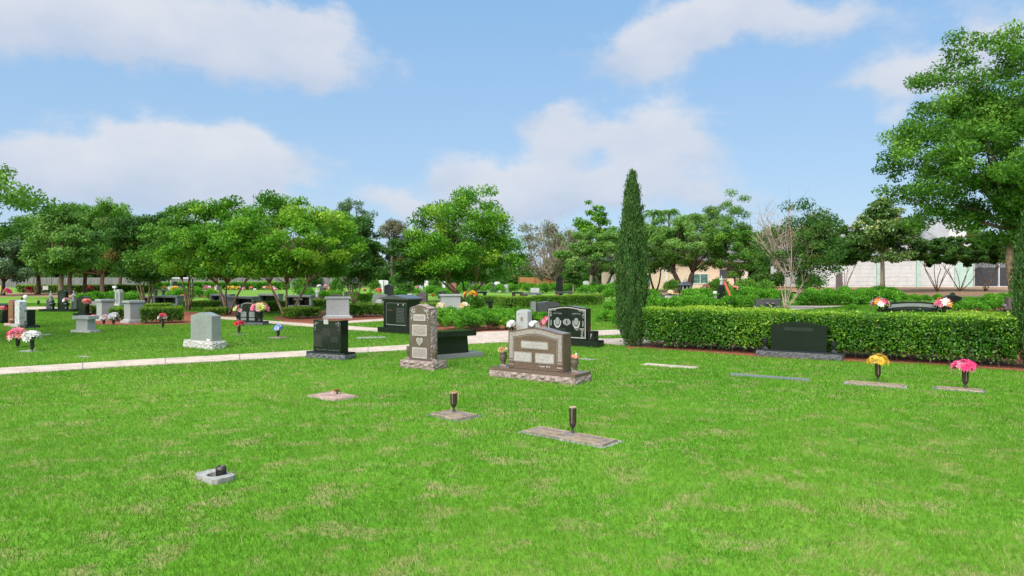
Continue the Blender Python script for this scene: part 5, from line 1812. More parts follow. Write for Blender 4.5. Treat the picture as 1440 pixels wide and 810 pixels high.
lawn_vase(336, 469.4, 451, 13, ['red'], 'red and white bouquet', 78, 'before the black companion stone', 26)
lawn_vase(391, 474.8, 456.5, 13, ['white', 'blue'], 'blue and white bouquet', 79, 'on its grey marker', 26)

# yellow roses at the grey pedestal
for (px_, top, wd, d_, lab, sd_) in ((620, 425, 10, 32.5, 'cream yellow roses at the near side of the rear grey pedestal', 81), (653, 424, 11, 32.3, 'cream yellow roses between the rear grey pedestal and the rose bush', 82)):
    z = AZ(top, d_)
    p = Vector((AX(px_, d_), d_, 0))
    cup_vase('dark vase under the ' + lab, p, max(.3, z - .3), .08, 'dark_grey', 'dark vases by the rear grey pedestal')
    bouquet(lab, p + Vector((0, 0, max(.3, z - .3))), .2, .1, ['cream'], 20, .13, sd_, 26)
p = G(666, 440)
bouquet('orange blooms on top of the rose bush', p + Vector((-.15, 0, .72)), .3, .15, ['gold', 'orange'], 10, .16, 83, 0, name='rose_blooms')

# ================================================================== grey pedestals, altar tombs
def pedestal(label, c, rz, w, dpt, h, mat='grey', plinth=.14):
    t = thing('granite_pedestal', label, 'pedestal tomb', c, rz, 'grey granite pedestal tombs')
    MB().box(-w * .62, w * .62, -dpt * .66, dpt * .66, -.04, .09).build('plinth', M['grey_rough'], t, bevel=.012)
    MB().box(-w * .53, w * .53, -dpt * .55, dpt * .55, .091, .16, .025, .025).build('skirting', M[mat], t, bevel=.006)
    MB().box(-w / 2 + .02, w / 2 - .02, -dpt / 2 + .02, dpt / 2 - .02, .161, h - .1).build('shaft', M[mat], t, bevel=.008)
    MB().box(-w * .55, w * .55, -dpt * .57, dpt * .57, h - .099, h).build('cap', M[mat], t, bevel=.02)
    NOGRASS.append([local(t, a * w * .62, q * dpt * .66)[:2] for a, q in ((-1, -1), (1, -1), (1, 1), (-1, 1))])
    return t


pedestal('square grey granite pedestal with a heavy cap, next to the black monument', Vector((AX(148, 27.8), 27.8, 0)), R(-38), .55, .5, .86)
pedestal('square grey granite pedestal with a blush bouquet at its side', Vector((AX(188, 26.3), 26.3, 0)), R(-38), .58, .52, .86)
pedestal('broad grey granite altar with a moulded cap behind the black companion stone', Vector((AX(475, 29.3), 29.3, 0)), R(14), .98, .62, .93)
pedestal('broad grey granite altar flanked by cream yellow roses', Vector((AX(633, 33.3), 33.3, 0)), R(13), .98, .62, .93)

# grey bench
g = G(116.5, 468)
t = thing('stone_bench', 'light grey granite bench on a block pedestal in the open lawn', 'bench', (g.x, g.y + .15, 0), R(-20))
MB().box(-.42, .42, -.2, .2, -.03, .08).build('plinth', M['grey_rough'], t, bevel=.01)
MB().box(-.25, .25, -.14, .14, .081, .42).build('pedestal', M['grey'], t, bevel=.008)
MB().box(-.36, .36, -.19, .19, .421, .53).build('seat', M['grey'], t, bevel=.012)
spray(t, 'carved_panel', .02, .36, -.14, 'etched_white', 90, .2, .2, 20, .04)

# ================================================================== stones at the near end of the far lawn
g = G(3, 455)
t, st = headstone('black headstone cut by the picture edge with a red flower beside it', Vector((g.x - .1, g.y + .15, 0)), R(-30), (.6, .35, .12), (.45, .2, .58), 'oval', 'black', polished=0, rise=.05, rough_base=False)
bouquet('single red flower by the black headstone at the picture edge', Vector((AX(4, 25), 25, AZ(437, 25))), .11, .08, ['red'], 14, .09, 91, 10)
rz = R(-34)
c = corner(17, 460.5, rz, .75, .4, 'R')
t, st = headstone('red granite headstone with a rounded top next to the white marble stone', Vector((AX(15, 24.3), 24.5, 0)), rz, (.72, .4, .1), (.4, .26, .68), 'round', 'red', basemat='pink_rough', polished=0, rise=.17, seed=11)
MB().lathe([(.05, .101), (.07, .13), (.12, .2), (.12, .25), (.07, .29), (.002, .3)], 14, .16, -.12).build('red_urn', M['red'], t, smooth=True)
t, st = headstone('tall weathered white marble headstone between the red and black ones', Vector((AX(29, 24), 24, 0)), R(-34), (.6, .38, .12), (.4, .22, .78), 'oval', 'white_marble', basemat='grey_rough', polished=0, rise=.05, seed=12)
t, st = headstone('narrow black headstone with a pale etched panel beside the white marble stone', Vector((AX(42, 23.7), 23.7, 0)), R(-42), (.72, .42, .1), (.36, .24, .52), 'flat', 'black', polished=.03, rise=0, seed=13)
panel(st, 'etched_panel', -.02, .4, .25, .32, -.12, 'etched_grey', .004, r=.04)
for k, (px_, py_, lab) in enumerate(((4, 452, 'small white jar beside the black stone at the picture edge'), (10, 451, 'small white jar in front of the red granite headstone'))):
    t = thing('white_jar', lab, 'jar', G(px_, py_ + 2))
    MB().lathe([(.05, 0), (.07, .03), (.075, .12), (.05, .16), (.055, .18), (.045, .18), (.002, .17)], 12).build('jar_body', M['white_paint'], t, smooth=True)

# black monument with statues
rz = R(-8)
g = G(80, 438.4)
t = thing('family_monument', 'black family monument of three carved pieces on one long slab under the grove', 'monument', (AX(81, 34.5), 34.9, 0), rz)
MB().box(-.98, .98, -.45, .45, -.03, .14).build('slab', M['black'], t, bevel=.01)


def statue(name, x, y, z, s, mat, parent):
    """draped standing figure, carved in one piece: robe, arms folded, bowed head, hood"""
    mb = MB()
    mb.lathe([(.14 * s, 0), (.15 * s, .04 * s), (.12 * s, .25 * s), (.105 * s, .42 * s), (.125 * s, .55 * s), (.1 * s, .63 * s), (.045 * s, .67 * s), (.05 * s, .7 * s), (.066 * s, .76 * s), (.06 * s, .82 * s), (.03 * s, .86 * s), (.002, .865 * s)], 14, x, y, z)
    for sx in (-1, 1):
        mb.tube([(x + sx * .12 * s, y, z + .58 * s), (x + sx * .15 * s, y - .05 * s, z + .45 * s), (x + sx * .05 * s, y - .13 * s, z + .42 * s)], [.045 * s, .042 * s, .03 * s], 8)
    return mb.build(name, M[mat], parent, smooth=True)


for x, hh, nm in ((-.72, .42, 'side_tablet'), (.72, .46, 'side_tablet')):
    MB().prism([(x + a, .141 + b_) for a, b_ in profile(.3, hh, .1, 'oval')], -.1, .12).build(nm, M['dark_grey'], t, bevel=.01)
statue('carved_angel', -.62, -.06, .5, .62, 'slate', t)
statue('carved_angel', .66, -.04, .5, .66, 'slate', t)
MB().prism([(a, .141 + b_) for a, b_ in profile(.46, .86, .1, 'round')], -.08, .12).build('centre_tablet', M['black'], t, bevel=.01)
MB().prism([(.15 * math.cos(q), .72 + .19 * math.sin(q)) for q in np.linspace(0, 6, 18)], -.088, -.081).build('etched_oval', M['etched_dim'], t)
for x in (-.4, .4):
    MB().lathe([(.1, .141), (.12, .17), (.06, .2), (.14, .36), (.15, .44), (.1, .46), (.002, .45)], 12, x, -.22).build('black_urn', M['black'], t, smooth=True)
bouquet('blush bouquet on the black family monument', Vector((AX(93, 34.6), 34.6, .5)), .13, .08, ['pale_pink', 'white'], 18, .12, 93, 12)
t, st = headstone('black headstone with coral flowers between the family monument and first pedestal', Vector((AX(118, 30.5), 30.5, 0)), R(-20), (.78, .45, .16), (.45, .2, .62), 'round', 'black', polished=0, rise=.12, rough_base=False)
bouquet('coral bouquet on the black headstone near the first pedestal', Vector((AX(121.5, 30.1), 30.1, .55)), .15, .12, ['coral', 'pale_pink'], 18, .13, 94, 14)
t, st = headstone('low etched grey stone behind the first grey pedestal', Vector((AX(131, 33), 33, 0)), R(-10), (.7, .3, .1), (.55, .2, .5), 'flat', 'slate', polished=0, rise=0, rough_base=False)
# white arch stone
t = thing('arch_headstone', 'white arched headstone with a niche between the two grey pedestals, farther back', 'headstone', (AX(168, 42), 42, 0), R(-30))
pr = [(-.27, 0)] + [(.27, 0)] + [(.27 * math.cos(a), .62 + .27 * math.sin(a)) for a in np.linspace(0, math.pi, 16)]
MB().prism([(x, z + .12) for x, z in pr], -.14, .14).build('arch', M['grey'], t, bevel=.02)
MB().box(-.42, .42, -.26, .26, -.03, .119).build('base', M['grey_rough'], t, bevel=.01)
MB().prism([(x * .5, z * .8 + .17) for x, z in pr], -.147, -.142).build('niche_panel', M['etched_grey'], t)

# black companion with pink bouquets
rz = R(-10)
c = Vector((AX(354, 25.0), 25.0, 0))
t, st = headstone('black headstone with two pale etched panels and big pink bouquets', c, rz, (1.12, .42, .15), (.68, .22, .6), 'oval', 'black', basemat='black_rough', polished=.04, rise=.07, seed=14, off=-.1)
for x in (-.26, .07):
    panel(st, 'etched_panel', x, .40, .22, .2, -.11, 'etched_grey', .004, r=.02)
    panel(st, 'etched_panel', x, .225, .22, .09, -.11, 'etched_grey', .004)
arc_band(st, 'etched_arch', .5, .76, .07, 'oval', .0, .03, .66, -.11, 'etched_grey').location.x = -.1
MB().lathe([(.11, .151), (.12, .17), (.08, .2), (.14, .33), (.16, .46), (.17, .48), (.13, .48), (.002, .44)], 14, .36, -.06).build('black_urn', M['black'], t, smooth=True)
MB().lathe([(.09, .151), (.1, .17), (.06, .2), (.1, .33), (.12, .42), (.1, .44), (.002, .4)], 14, -.5, -.04).build('black_urn', M['black'], t, smooth=True)
bouquet('big pink and lime bouquet in the urn of the two-panel black headstone', local(t, .37, -.06, .47), .3, .14, ['pale_pink', 'coral', 'pale_pink', 'lime'], 46, .14, 95, 24)
bouquet('small yellow and pink bouquet on the near side of the two-panel headstone', local(t, -.5, -.04, .43), .17, .14, ['cream', 'pale_pink', 'lime'], 22, .12, 96, 16)

# ================================================================== framed niche tombs farther back
def niche_tomb(label, px, d, wpx, top, rzd, mat='slate', solid=0.0, cross=False, dpt=.8):
    w = wpx / F * d
    h = AZ(top, d)
    t = thing('niche_tomb', label, 'tomb', (AX(px, d), d, 0), R(rzd), 'framed niche tombs under the trees')
    pw = .13
    MB().box(-w / 2, w / 2, -dpt / 2, dpt / 2, h - .12, h).build('roof_slab', M[mat], t, bevel=.015)
    MB().box(-w / 2 - .05, w / 2 + .05, -dpt / 2 - .05, dpt / 2 + .05, -.03, .1).build('plinth', M[mat], t, bevel=.01)
    for s in (-1, 1):
        MB().box(s * (w / 2 - .06) - pw / 2, s * (w / 2 - .06) + pw / 2, -dpt / 2 + .05, dpt / 2 - .05, .101, h - .121).build('side_wall', M[mat], t, bevel=.008)
    MB().box(-w / 2 + .15, w / 2 - .15, dpt * .1, dpt * .35, .101, h - .121).build('black_panel', M['black'], t)
    if solid:
        MB().box(-w / 2 + .13, -w / 2 + .13 + w * solid, -dpt / 2 + .06, dpt * .09, .101, h - .121).build('stone_panel', M[mat], t)
    if cross:
        MB().box(-.06, .06, -.32, -.26, .101, h - .2).box(-.26, -.061, -.32, -.26, h * .6, h * .6 + .1).box(.061, .26, -.32, -.26, h * .6, h * .6 + .1).build('cross', M['slate'], t)
    return t


niche_tomb('dark framed niche tomb with yellow flowers on both sides', 237, 43, 36, 415.5, -6)
niche_tomb('half hidden framed niche tomb behind the two leaning trunks', 313, 46, 30, 413.5, -6)
niche_tomb('grey and black niche tomb right behind the two-panel black headstone', 337, 38.5, 51, 416.8, -8, solid=.42)
niche_tomb('open pillared niche tomb behind the slim tan trunk', 381, 46, 30, 413, -8)
niche_tomb('framed niche tomb with a standing grey cross inside', 422, 40.5, 38, 415, -4, cross=True)
niche_tomb('small shadowed niche tomb beside the dark-stemmed myrtle at the grove', 212, 45, 13, 416, -6)
# low dark slab tables and benches
def slab_bench(label, px, d, wpx, top, rzd, legs='red', mat='dark_grey', grp='low slab benches in the far rows'):
    w = wpx / F * d
    h = max(AZ(top, d), .35)
    t = thing('slab_bench', label, 'bench', (AX(px, d), d, 0), R(rzd), grp)
    MB().box(-w / 2, w / 2, -.28, .28, h - .14, h).build('seat', M[mat], t, bevel=.03)
    for s in (-1, 1):
        MB().box(s * w * .34 - .12, s * w * .34 + .12, -.22, .22, -.03, h - .141).build('leg', M[legs], t, bevel=.01)
    return t


slab_bench('dark slab bench with a polished top and red legs, farthest toward the cedar fence stone', 793, 52, 26, 410, -8)
slab_bench('grey slab bench with a polished top behind the wide clipped hedge', 748, 50, 28, 411.5, 12, 'dark_grey', 'slate')
slab_bench('small dark bench with red legs left of the grey slab bench', 728, 52, 16, 410.5, -5)
slab_bench('dark slab bench behind the rose bush', 674, 52, 22, 410, 5, 'dark_grey')
slab_bench('low black slab at the shaded end of the clipped hedge', 684, 38, 17, 422.5, 0, 'black', 'black')
slab_bench('tiny dark bench between the vivid myrtle stems and the rear altar', 622, 56, 11, 409.5, 0, 'dark_grey')

def far_stone(label, px, d, wpx, top, kind, mat, rise=.08, rzd=-12, dpt=.3, base=True, grp=None, basemat=None):
    w = wpx / F * d
    h = AZ(top, d)
    bh = .14 if base else .04
    t, st = headstone(label, Vector((AX(px, d), d, 0)), R(rzd), (w * 1.25, dpt * 1.7, bh), (w, dpt, max(h - bh - rise, .15)), kind, mat, basemat=basemat, polished=0, rise=rise, rough_base=False, bevel=.012, group=grp)
    return t, st


far_stone('low plum-brown headstone with a peaked top above the broad grey altar', 473, 38, 19, 413.5, 'peak', 'plum')
far_stone('dark grey block stone next to the pale carved angel', 454, 52, 7, 404.5, 'flat', 'dark_grey', 0)
t = thing('garden_statue', 'pale carved angel statue beside the dark grey block stone', 'statue', (AX(446, 50), 50, 0), R(-10))
MB().box(-.4, .4, -.3, .3, -.02, .3).build('plinth', M['plum'], t, bevel=.02)
statue('carved_angel', 0, 0, .301, .8, 'grey', t)
far_stone('black shrine-like headstone with a slanted cap among the young plants', 547, 47, 12, 399.5, 'peak', 'dark_grey', .12)
far_stone('long low grey stone behind the hedge and the black gabled tomb', 535, 41, 21, 413.5, 'oval', 'slate', .06)
far_stone('pale rounded stone peeping over the hedge beside the gabled tomb', 533, 36, 8, 421, 'round', 'white_marble', .18, 0)
far_stone('dark domed stone behind the black gabled tomb', 594, 40, 14, 411, 'oval', 'plum', .12)
far_stone('white post-like stone behind the gabled tomb roof', 577, 42, 6, 413, 'flat', 'white_marble', 0)
far_stone('dark low stone behind the many-stemmed dark myrtle', 491, 50, 13, 410, 'flat', 'dark_grey', 0)
far_stone('rounded red granite headstone behind the vivid myrtle stems', 638, 66, 9, 397.5, 'round', 'red', .35)
far_stone('tall black round-topped headstone before the cedar fence', 787, 62, 9.5, 388.8, 'round', 'black', .3, -15, .25)
far_stone('grey box-like stone behind the grey slab bench', 752, 56, 12, 405, 'flat', 'white_marble', 0, 5, .5)
t, st = far_stone('dark headstone with a white plaque and peach flowers in the far shrubs', 943, 48, 33, 413.2, 'serp', 'dark_grey', .1, -3)
panel(st, 'plaque', 0, .36, .85, .22, -.15, 'etched_white', .006)
bouquet('peach flowers on top of the dark headstone with the white plaque', Vector((AX(943, 47.9), 47.9, .55)), .24, .12, ['cream', 'orange'], 16, .18, 101, 6)
t, st = far_stone('grey angled headstone with a dark polished face beside the red ribbon', 1012, 46, 17, 416, 'flat', 'slate', 0, -8)
panel(st, 'polished_face', .08, .42, .55, .34, -.15, 'black', .006)
MB().lathe([(.1, 0), (.14, .04), (.14, .14), (.05, .2)], 12, -.3, 0, .62).build('white_ball', M['white_marble'], t, smooth=True)
t, st = far_stone('wide plain black headstone with two round carvings behind the long hedge', 1080, 38, 36, 420.8, 'flat', 'dark_grey', 0, -2)
for x in (-.1, .2):
    MB().lathe([(.13, 0), (.13, .05), (.05, .09)], 14, x, -.25, .28).build('round_carving', M['plum'], t, smooth=True)
t, st = far_stone('wide grey-faced black headstone with an arched frame and orange bouquets', 1281, 34.5, 71, 423.8, 'oval', 'black', .1, -2)
W_ = 71 / F * 34.5
arc_band(st, 'pale_arch_frame', W_, AZ(423.8, 34.5) - .1, .1, 'oval', .09, .16, .2, -.15, 'etched_grey')
panel(st, 'frosted_face', 0, .22, W_ - .7, .2, -.15, 'etched_dim', .003)
for s in (-1, 1):
    panel(st, 'etched_cross', s * (W_ / 2 - .2), .36, .05, .22, -.155, 'black', .004)
for px_, lab, sd_ in ((1238, 'orange and white bouquet at the side toward the long-stemmed myrtle', 111), (1327, 'orange, white and pink bouquet against the tall black headstone', 112)):
    p = Vector((AX(px_, 34), 34, .22))
    cup_vase('black vase under the ' + lab, Vector((p.x, p.y, 0)), .3, .08, 'black', 'vases of the arched-frame headstone')
    bouquet(lab, p, .34, .24, ['orange', 'white', 'white', 'pink'], 26, .2, sd_, 20)
t, st = far_stone('tall black headstone with a stepped top and a rose carving, behind the hedge', 1338, 37, 23.5, 414.3, 'serp', 'black', .12, -6)
MB().prism([(.14 * math.cos(q) - .02, .83 + .11 * math.sin(q)) for q in np.linspace(0, 6, 10)], -.158, -.151).build('rose_carving', M['etched_dim'], st)
t, st = far_stone('plum granite headstone on a stepped base at the edge by the cropped cypress', 1430, 34, 28, 418.3, 'flat', 'plum', 0, -6, .35)
panel(st, 'pale_panel', .05, .6, .5, .16, -.175, 'etched_grey', .005)
MB().box(-.75, .75, -.36, -.18, .141, .33).build('front_step', M['plum'], t, bevel=.01)
MB().lathe([(.09, .141), (.06, .2), (.1, .3), (.11, .4), (.002, .41)], 12, -.62, -.1).build('plum_urn', M['plum'], t, smooth=True)
far_stone('tall dark stele with a rounded top in front of the white storage wall', 1180, 58, 8.5, 384.5, 'round', 'plum', .25, -25, .45)
# lantern, grotto, statue lantern
d = 55.0
t = thing('stone_lantern', 'black stone lantern with a pagoda roof below the broad oak', 'lantern', (AX(963.5, d), d, 0), R(10))
MB().box(-.42, .42, -.42, .42, -.02, .3).build('base', M['black'], t, bevel=.02)
for x in (-.33, 0, .33):
    for yy in (-.33, .33):
        MB().lathe([(.055, .301), (.055, 1.1)], 8, x, yy).build('column', M['slate' if yy < 0 else 'black'], t, smooth=True)
MB().box(-.25, .25, -.2, .25, .301, 1.1).build('light_box', M['black'], t)
MB().add([(-.48, -.48, 1.101), (.48, -.48, 1.101), (.48, .48, 1.101), (-.48, .48, 1.101), (-.2, -.2, 1.36), (.2, -.2, 1.36), (.2, .2, 1.36), (-.2, .2, 1.36)], [(3, 2, 1, 0), (4, 5, 6, 7), (0, 1, 5, 4), (1, 2, 6, 5), (2, 3, 7, 6), (3, 0, 4, 7)]).build('roof', M['dark_grey'], t, bevel=.02)
MB().lathe([(.2, 1.361), (.23, 1.4), (.1, 1.46), (.13, 1.52), (.06, 1.62), (.01, 1.76)], 10).build('finial', M['slate'], t, smooth=True)
d = 58.0
t = thing('grotto_shrine', 'small red arched grotto shrine with a white figure in it', 'shrine', (AX(992.5, d), d, .3))
pr = [(.36, -.3)] + [(.36 * math.cos(a), .45 + .42 * math.sin(a)) for a in np.linspace(0, math.pi, 14)] + [(-.36, -.3), (-.24, -.3)] + [(.24 * math.cos(a), .42 + .3 * math.sin(a)) for a in np.linspace(math.pi, 0, 14)] + [(.24, -.3)]
MB().prism(pr, -.2, .2).build('arch', M['red'], t, bevel=.02)
statue('white_figure', 0, 0, .0, .75, 'white_marble', t)
bouquet('red flowers at the foot of the grotto shrine', Vector((AX(992, 57.4), 57.4, .28)), .42, .2, ['red', 'pink'], 26, .24, 121, 8)
d = 54.0
t = thing('statue_monument', 'dark pillar monument topped by a grey draped figure, next to the red ribbon', 'monument', (AX(1014, d), d, 0))
MB().box(-.26, .26, -.26, .26, -.02, 1.15, .03, .03).build('pillar', M['black'], t, bevel=.015)
statue('grey_figure', .02, -.02, 1.151, .85, 'grey', t)
t = thing('ribbon_pole', 'red ribbon wound down a slanting pole among the far shrubs', 'ribbon', (AX(1021, 50), 50, 0))
MB().tube([(-.15, 0, 1.5), (.05, 0, .9), (.35, 0, .1)], [.02, .02, .02], 6).build('pole', M['bark_dark'], t)
mb = MB()
for k in range(16):
    f = k / 15
    x, z = -.15 + .6 * f, 1.5 - 1.45 * f
    mb.add([(x - .1, -.04, z), (x + .09, -.05 + .03 * (k % 2), z - .06), (x + .13, -.04, z - .16), (x - .05, -.06, z - .12), (x - .1, -.02, z), (x + .09, -.03 + .03 * (k % 2), z - .06), (x + .13, -.02, z - .16), (x - .05, -.04, z - .12)],
           [(0, 1, 2, 3), (7, 6, 5, 4), (0, 4, 5, 1), (1, 5, 6, 2), (2, 6, 7, 3), (3, 7, 4, 0)])
mb.build('ribbon', M['ribbon_red'], t)
bouquet('coral blooms among the bushes beside the red ribbon', Vector((AX(1034, 52), 52, .55)), .3, .35, ['coral', 'pale_pink'], 14, .13, 122, 40)

# golf cart behind the trees
d = 72.0
t = thing('golf_cart', 'white-roofed golf cart parked on the far lawn behind the dark stems', 'golf cart', (AX(256, d), d, 0), R(4))
MB().box(-1.2, 1.1, -.6, .6, 1.62, 1.72, .12, .08).build('canopy', M['white_paint'], t, bevel=.04)
for x in (-1.0, .9):
    for yy in (-.5, .5):
        MB().tube([(x * .9, yy, .75), (x, yy, 1.62)], [.03, .03], 6).build('canopy_post', M['white_paint'], t)
MB().prism([(-1.25, .35), (1.2, .35), (1.25, .6), (1.0, .78), (.55, .8), (.5, .5), (-.2, .5), (-.25, .82), (-1.2, .8)], -.55, .55).build('body', M['mint_paint'], t, bevel=.03)
MB().box(-.75, -.2, -.5, .5, .83, .92).box(-.8, -.68, -.5, .5, .921, 1.3).build('seat', M['dark_grey'], t, bevel=.03)
for x in (-.8, .8):
    for yy in (-.55, .55):
        w = MB()
        for s in range(16):
            pass
        w.prism([(x + .23 * math.cos(a), .23 + .23 * math.sin(a)) for a in np.linspace(0, 2 * math.pi, 17)[:-1]], yy - .09, yy + .09)
        wh = w.build('wheel', M['black_plastic'], t, bevel=.02)
        MB().prism([(x + .11 * math.cos(a), .23 + .11 * math.sin(a)) for a in np.linspace(0, 2 * math.pi, 13)[:-1]], yy - .1, yy + .1).build('rim', M['grey'], wh)

# small signs and posts on the far lawn
t = thing('lawn_sign', 'small white rectangular sign standing before the long dark hedge', 'sign', (AX(64, 74), 74, 0))
MB().box(-.3, .3, -.02, .02, .38, .82).build('board', M['white_paint'], t, bevel=.01)
MB().box(-.2, -.14, .021, .06, 0, .6).box(.14, .2, .021, .06, 0, .6).build('stake', M['dark_grey'], t)
t = thing('post_light', 'white post with a square head behind the white arched headstone', 'post', (AX(161.5, 50), 50, 0))
MB().lathe([(.05, 0), (.05, .95)], 10).build('post', M['white_paint'], t)
MB().box(-.13, .13, -.11, .11, .951, 1.13).build('head', M['white_paint'], t, bevel=.02)
t = thing('bird_feeder', 'white blob bird feeder hanging among the dark myrtle stems', 'feeder', (AX(206, 44), 44, 1.6))
MB().lathe([(.02, 0), (.09, .05), (.1, .2), (.13, .24), (.02, .34), (.004, .9)], 12).build('feeder_body', M['white_paint'], t, smooth=True)
t = thing('globe_light', 'white ball garden light on the near lawn behind the white marble headstone', 'garden light', (AX(36, 39), 39, 0))
MB().lathe([(.02, 0), (.02, .5)], 8).build('stem', M['grey'], t)
MB().lathe([(.03, .5), (.1, .54), (.13, .62), (.1, .71), (.01, .75)], 14).build('globe', M['white_paint'], t, smooth=True)
for px_, py_, lab in ((31, 424, 'dark cup vase alone on the far grass beyond the ball light'), (54, 429, 'dark empty vase on the far grass left of the family monument')):
    cup_vase(lab, G(px_, py_), .3, .07, 'black_plastic', 'empty dark vases on the far grass')

# far rows of flowers: one bunch per grave
FL = 'flowers on the far graves'
def far_bunch(px, py, w, pals, seed, label, hh=.3):
    g = G(px, py)
    r = w / F * g.y / 2
    return bouquet(label, Vector((g.x, g.y, .22 + hh * .2)), r, r * .45, pals, 16, r * .8, seed, 8, group=FL, dome=.6)


far_bunch(41, 415, 11, ['coral', 'red', 'coral'], 201, 'spray of red coral flowers on the pine straw before the dark hedge')
far_bunch(34, 412, 5, ['white'], 202, 'white bunch touching the coral spray before the dark hedge')
far_bunch(10, 417, 10, ['pale_pink', 'pink'], 203, 'pink flowers on the straw at the foot of the drooping tree')
far_bunch(3, 411, 8, ['yellow', 'white'], 204, 'yellow and white flowers at the picture edge below the drooping tree')
far_bunch(129, 412, 10, ['coral', 'red'], 205, 'coral red flowers between two forked trunks')
far_bunch(94, 409, 4, ['red', 'white'], 206, 'red and white flowers behind the family monument trunk')
far_bunch(178, 411, 7, ['white', 'cream', 'pale_pink'], 207, 'mixed white and cream bunch left of the dark myrtle stems')
far_bunch(184, 410, 5, ['white', 'pale_pink'], 208, 'blush bunch touching the mixed white bunch')
far_bunch(197, 411, 6, ['yellow', 'gold'], 209, 'yellow bunch right behind the dark myrtle stems')
for i, (px_, py_, w_, pp) in enumerate([(217, 410, 5, 'orange'), (231, 409.5, 6, 'orange'), (237, 410, 5, 'white'), (242, 409.5, 5, 'yellow'), (246, 409, 4, 'pale_pink'), (290, 409, 6, 'pale_pink'), (294, 408.5, 5, 'white'), (299, 410, 5, 'coral'), (306, 410, 7, 'white'), (321, 409.4, 6, 'gold'), (327, 409.2, 6, 'yellow'), (334, 409.4, 5, 'gold'),
                                        (341, 411, 6, 'pale_pink'), (353, 409, 5, 'coral'), (358, 412, 4, 'white'), (372, 409, 5, 'pale_pink'), (377, 408.6, 5, 'orange'), (382, 408.6, 5, 'orange'), (385, 409, 4, 'white'), (388, 412, 5, 'pale_pink'), (336, 408, 4, 'white')]):
    nm = {'orange': 'orange', 'white': 'white', 'yellow': 'yellow', 'pale_pink': 'pale pink', 'coral': 'coral', 'gold': 'golden yellow'}[pp]
    far_bunch(px_, py_, w_, [pp], 210 + i, f'{nm} bunch in the far flower row before the bright hedge')
far_bunch(246, 417.5, 14, ['gold', 'yellow'], 240, 'wide bed of golden flowers in front of the golf cart')
far_bunch(256, 417, 9, ['gold'], 241, 'golden clump next to the wide golden bed')
far_bunch(223, 427.5, 6, ['gold'], 242, 'golden bunch at the near side of the dark niche tomb')
far_bunch(256, 425, 7, ['gold', 'yellow'], 243, 'golden bunch beside the dark stems and niche tomb')
far_bunch(463, 412, 7, ['coral', 'pale_pink'], 244, 'coral bunch right of the dark grey block stone')
far_bunch(516, 420, 5, ['gold'], 245, 'golden bunch behind the hedge by the many-stemmed dark myrtle')
far_bunch(512, 413, 5, ['orange', 'pale_pink'], 246, 'orange bunch between the stems and the small shrine')
far_bunch(532, 415, 9, ['coral', 'orange'], 247, 'coral orange bunch below the small black shrine')
far_bunch(608, 422, 5, ['orange'], 248, 'orange bunch behind the altar with cream roses')
for i, (px_, py_, pp) in enumerate([(683, 407, 'gold'), (697, 409, 'orange'), (703, 408, 'gold'), (706, 409.6, 'yellow'), (716, 407, 'yellow'), (720, 408.5, 'lime')]):
    far_bunch(px_, py_ + 2, 5, [pp], 250 + i, f"{'golden' if pp == 'gold' else pp} blooms among the far shrubs before the bare tree")
for i, (px_, py_, pp) in enumerate([(571, 407, 'coral'), (592, 405, 'orange'), (600, 406, 'white'), (628, 403, 'white'), (626, 402.4, 'red'), (676, 404, 'gold'), (449, 404.5, 'white'), (458, 404, 'pale_pink'), (540, 408, 'white'), (585, 407, 'pale_pink')]):
    far_bunch(px_, py_ + 2, 5, [pp], 260 + i, f"far {dict(coral='coral', orange='orange', white='white', red='red', gold='golden', pale_pink='pale pink')[pp]} bunch among the crowded graves under the far treeline")
# the crowded far graves
rg = random.Random(31)
kinds = [('white_marble', 'round'), ('grey', 'oval'), ('slate', 'flat'), ('dark_grey', 'serp'), ('plum', 'serp'), ('red', 'flat'), ('white_marble', 'peak')]
names = {'white_marble': 'white', 'grey': 'light grey', 'slate': 'mid grey', 'dark_grey': 'charcoal', 'plum': 'plum', 'red': 'red'}
tops = {'round': 'round-topped', 'oval': 'arched', 'flat': 'flat-topped', 'serp': 'curved', 'peak': 'peaked'}
for i, px_ in enumerate([536, 542, 558, 566, 574, 592, 600, 606, 617, 624, 664, 670, 678, 690, 694, 699, 707, 712, 824, 898]):
    m_, k_ = kinds[rg.randrange(len(kinds))]
    d_ = rg.uniform(74, 92)
    far_stone(f'{names[m_]} {tops[k_]} stone among the crowded graves under the far treeline', px_, d_, rg.uniform(5, 9), rg.uniform(393, 400), k_, m_, .12, rg.uniform(-25, 10), .3, grp='crowded far graves')
t = thing('brick_planter', 'low red brick planter box behind the leaning trunks', 'planter', (AX(290, 60), 60, 0))
MB().box(-.55, .55, -.4, .4, -.02, .55).build('brick_box', M['red'], t, bevel=.01)
MB().box(-.62, .62, -.47, .47, .551, .63).build('coping', M['grey_rough'], t, bevel=.01)
t = thing('flower_table', 'low dark trestle table with flowers on the far lawn near the golf cart', 'table', (AX(230, 64), 64, 0))
MB().box(-.9, .9, -.3, .3, .52, .6).build('tabletop', M['dark_grey'], t, bevel=.01)
for x in (-.75, 0, .75):
    MB().box(x - .06, x + .06, -.25, .25, 0, .519).build('leg', M['dark_grey'], t)

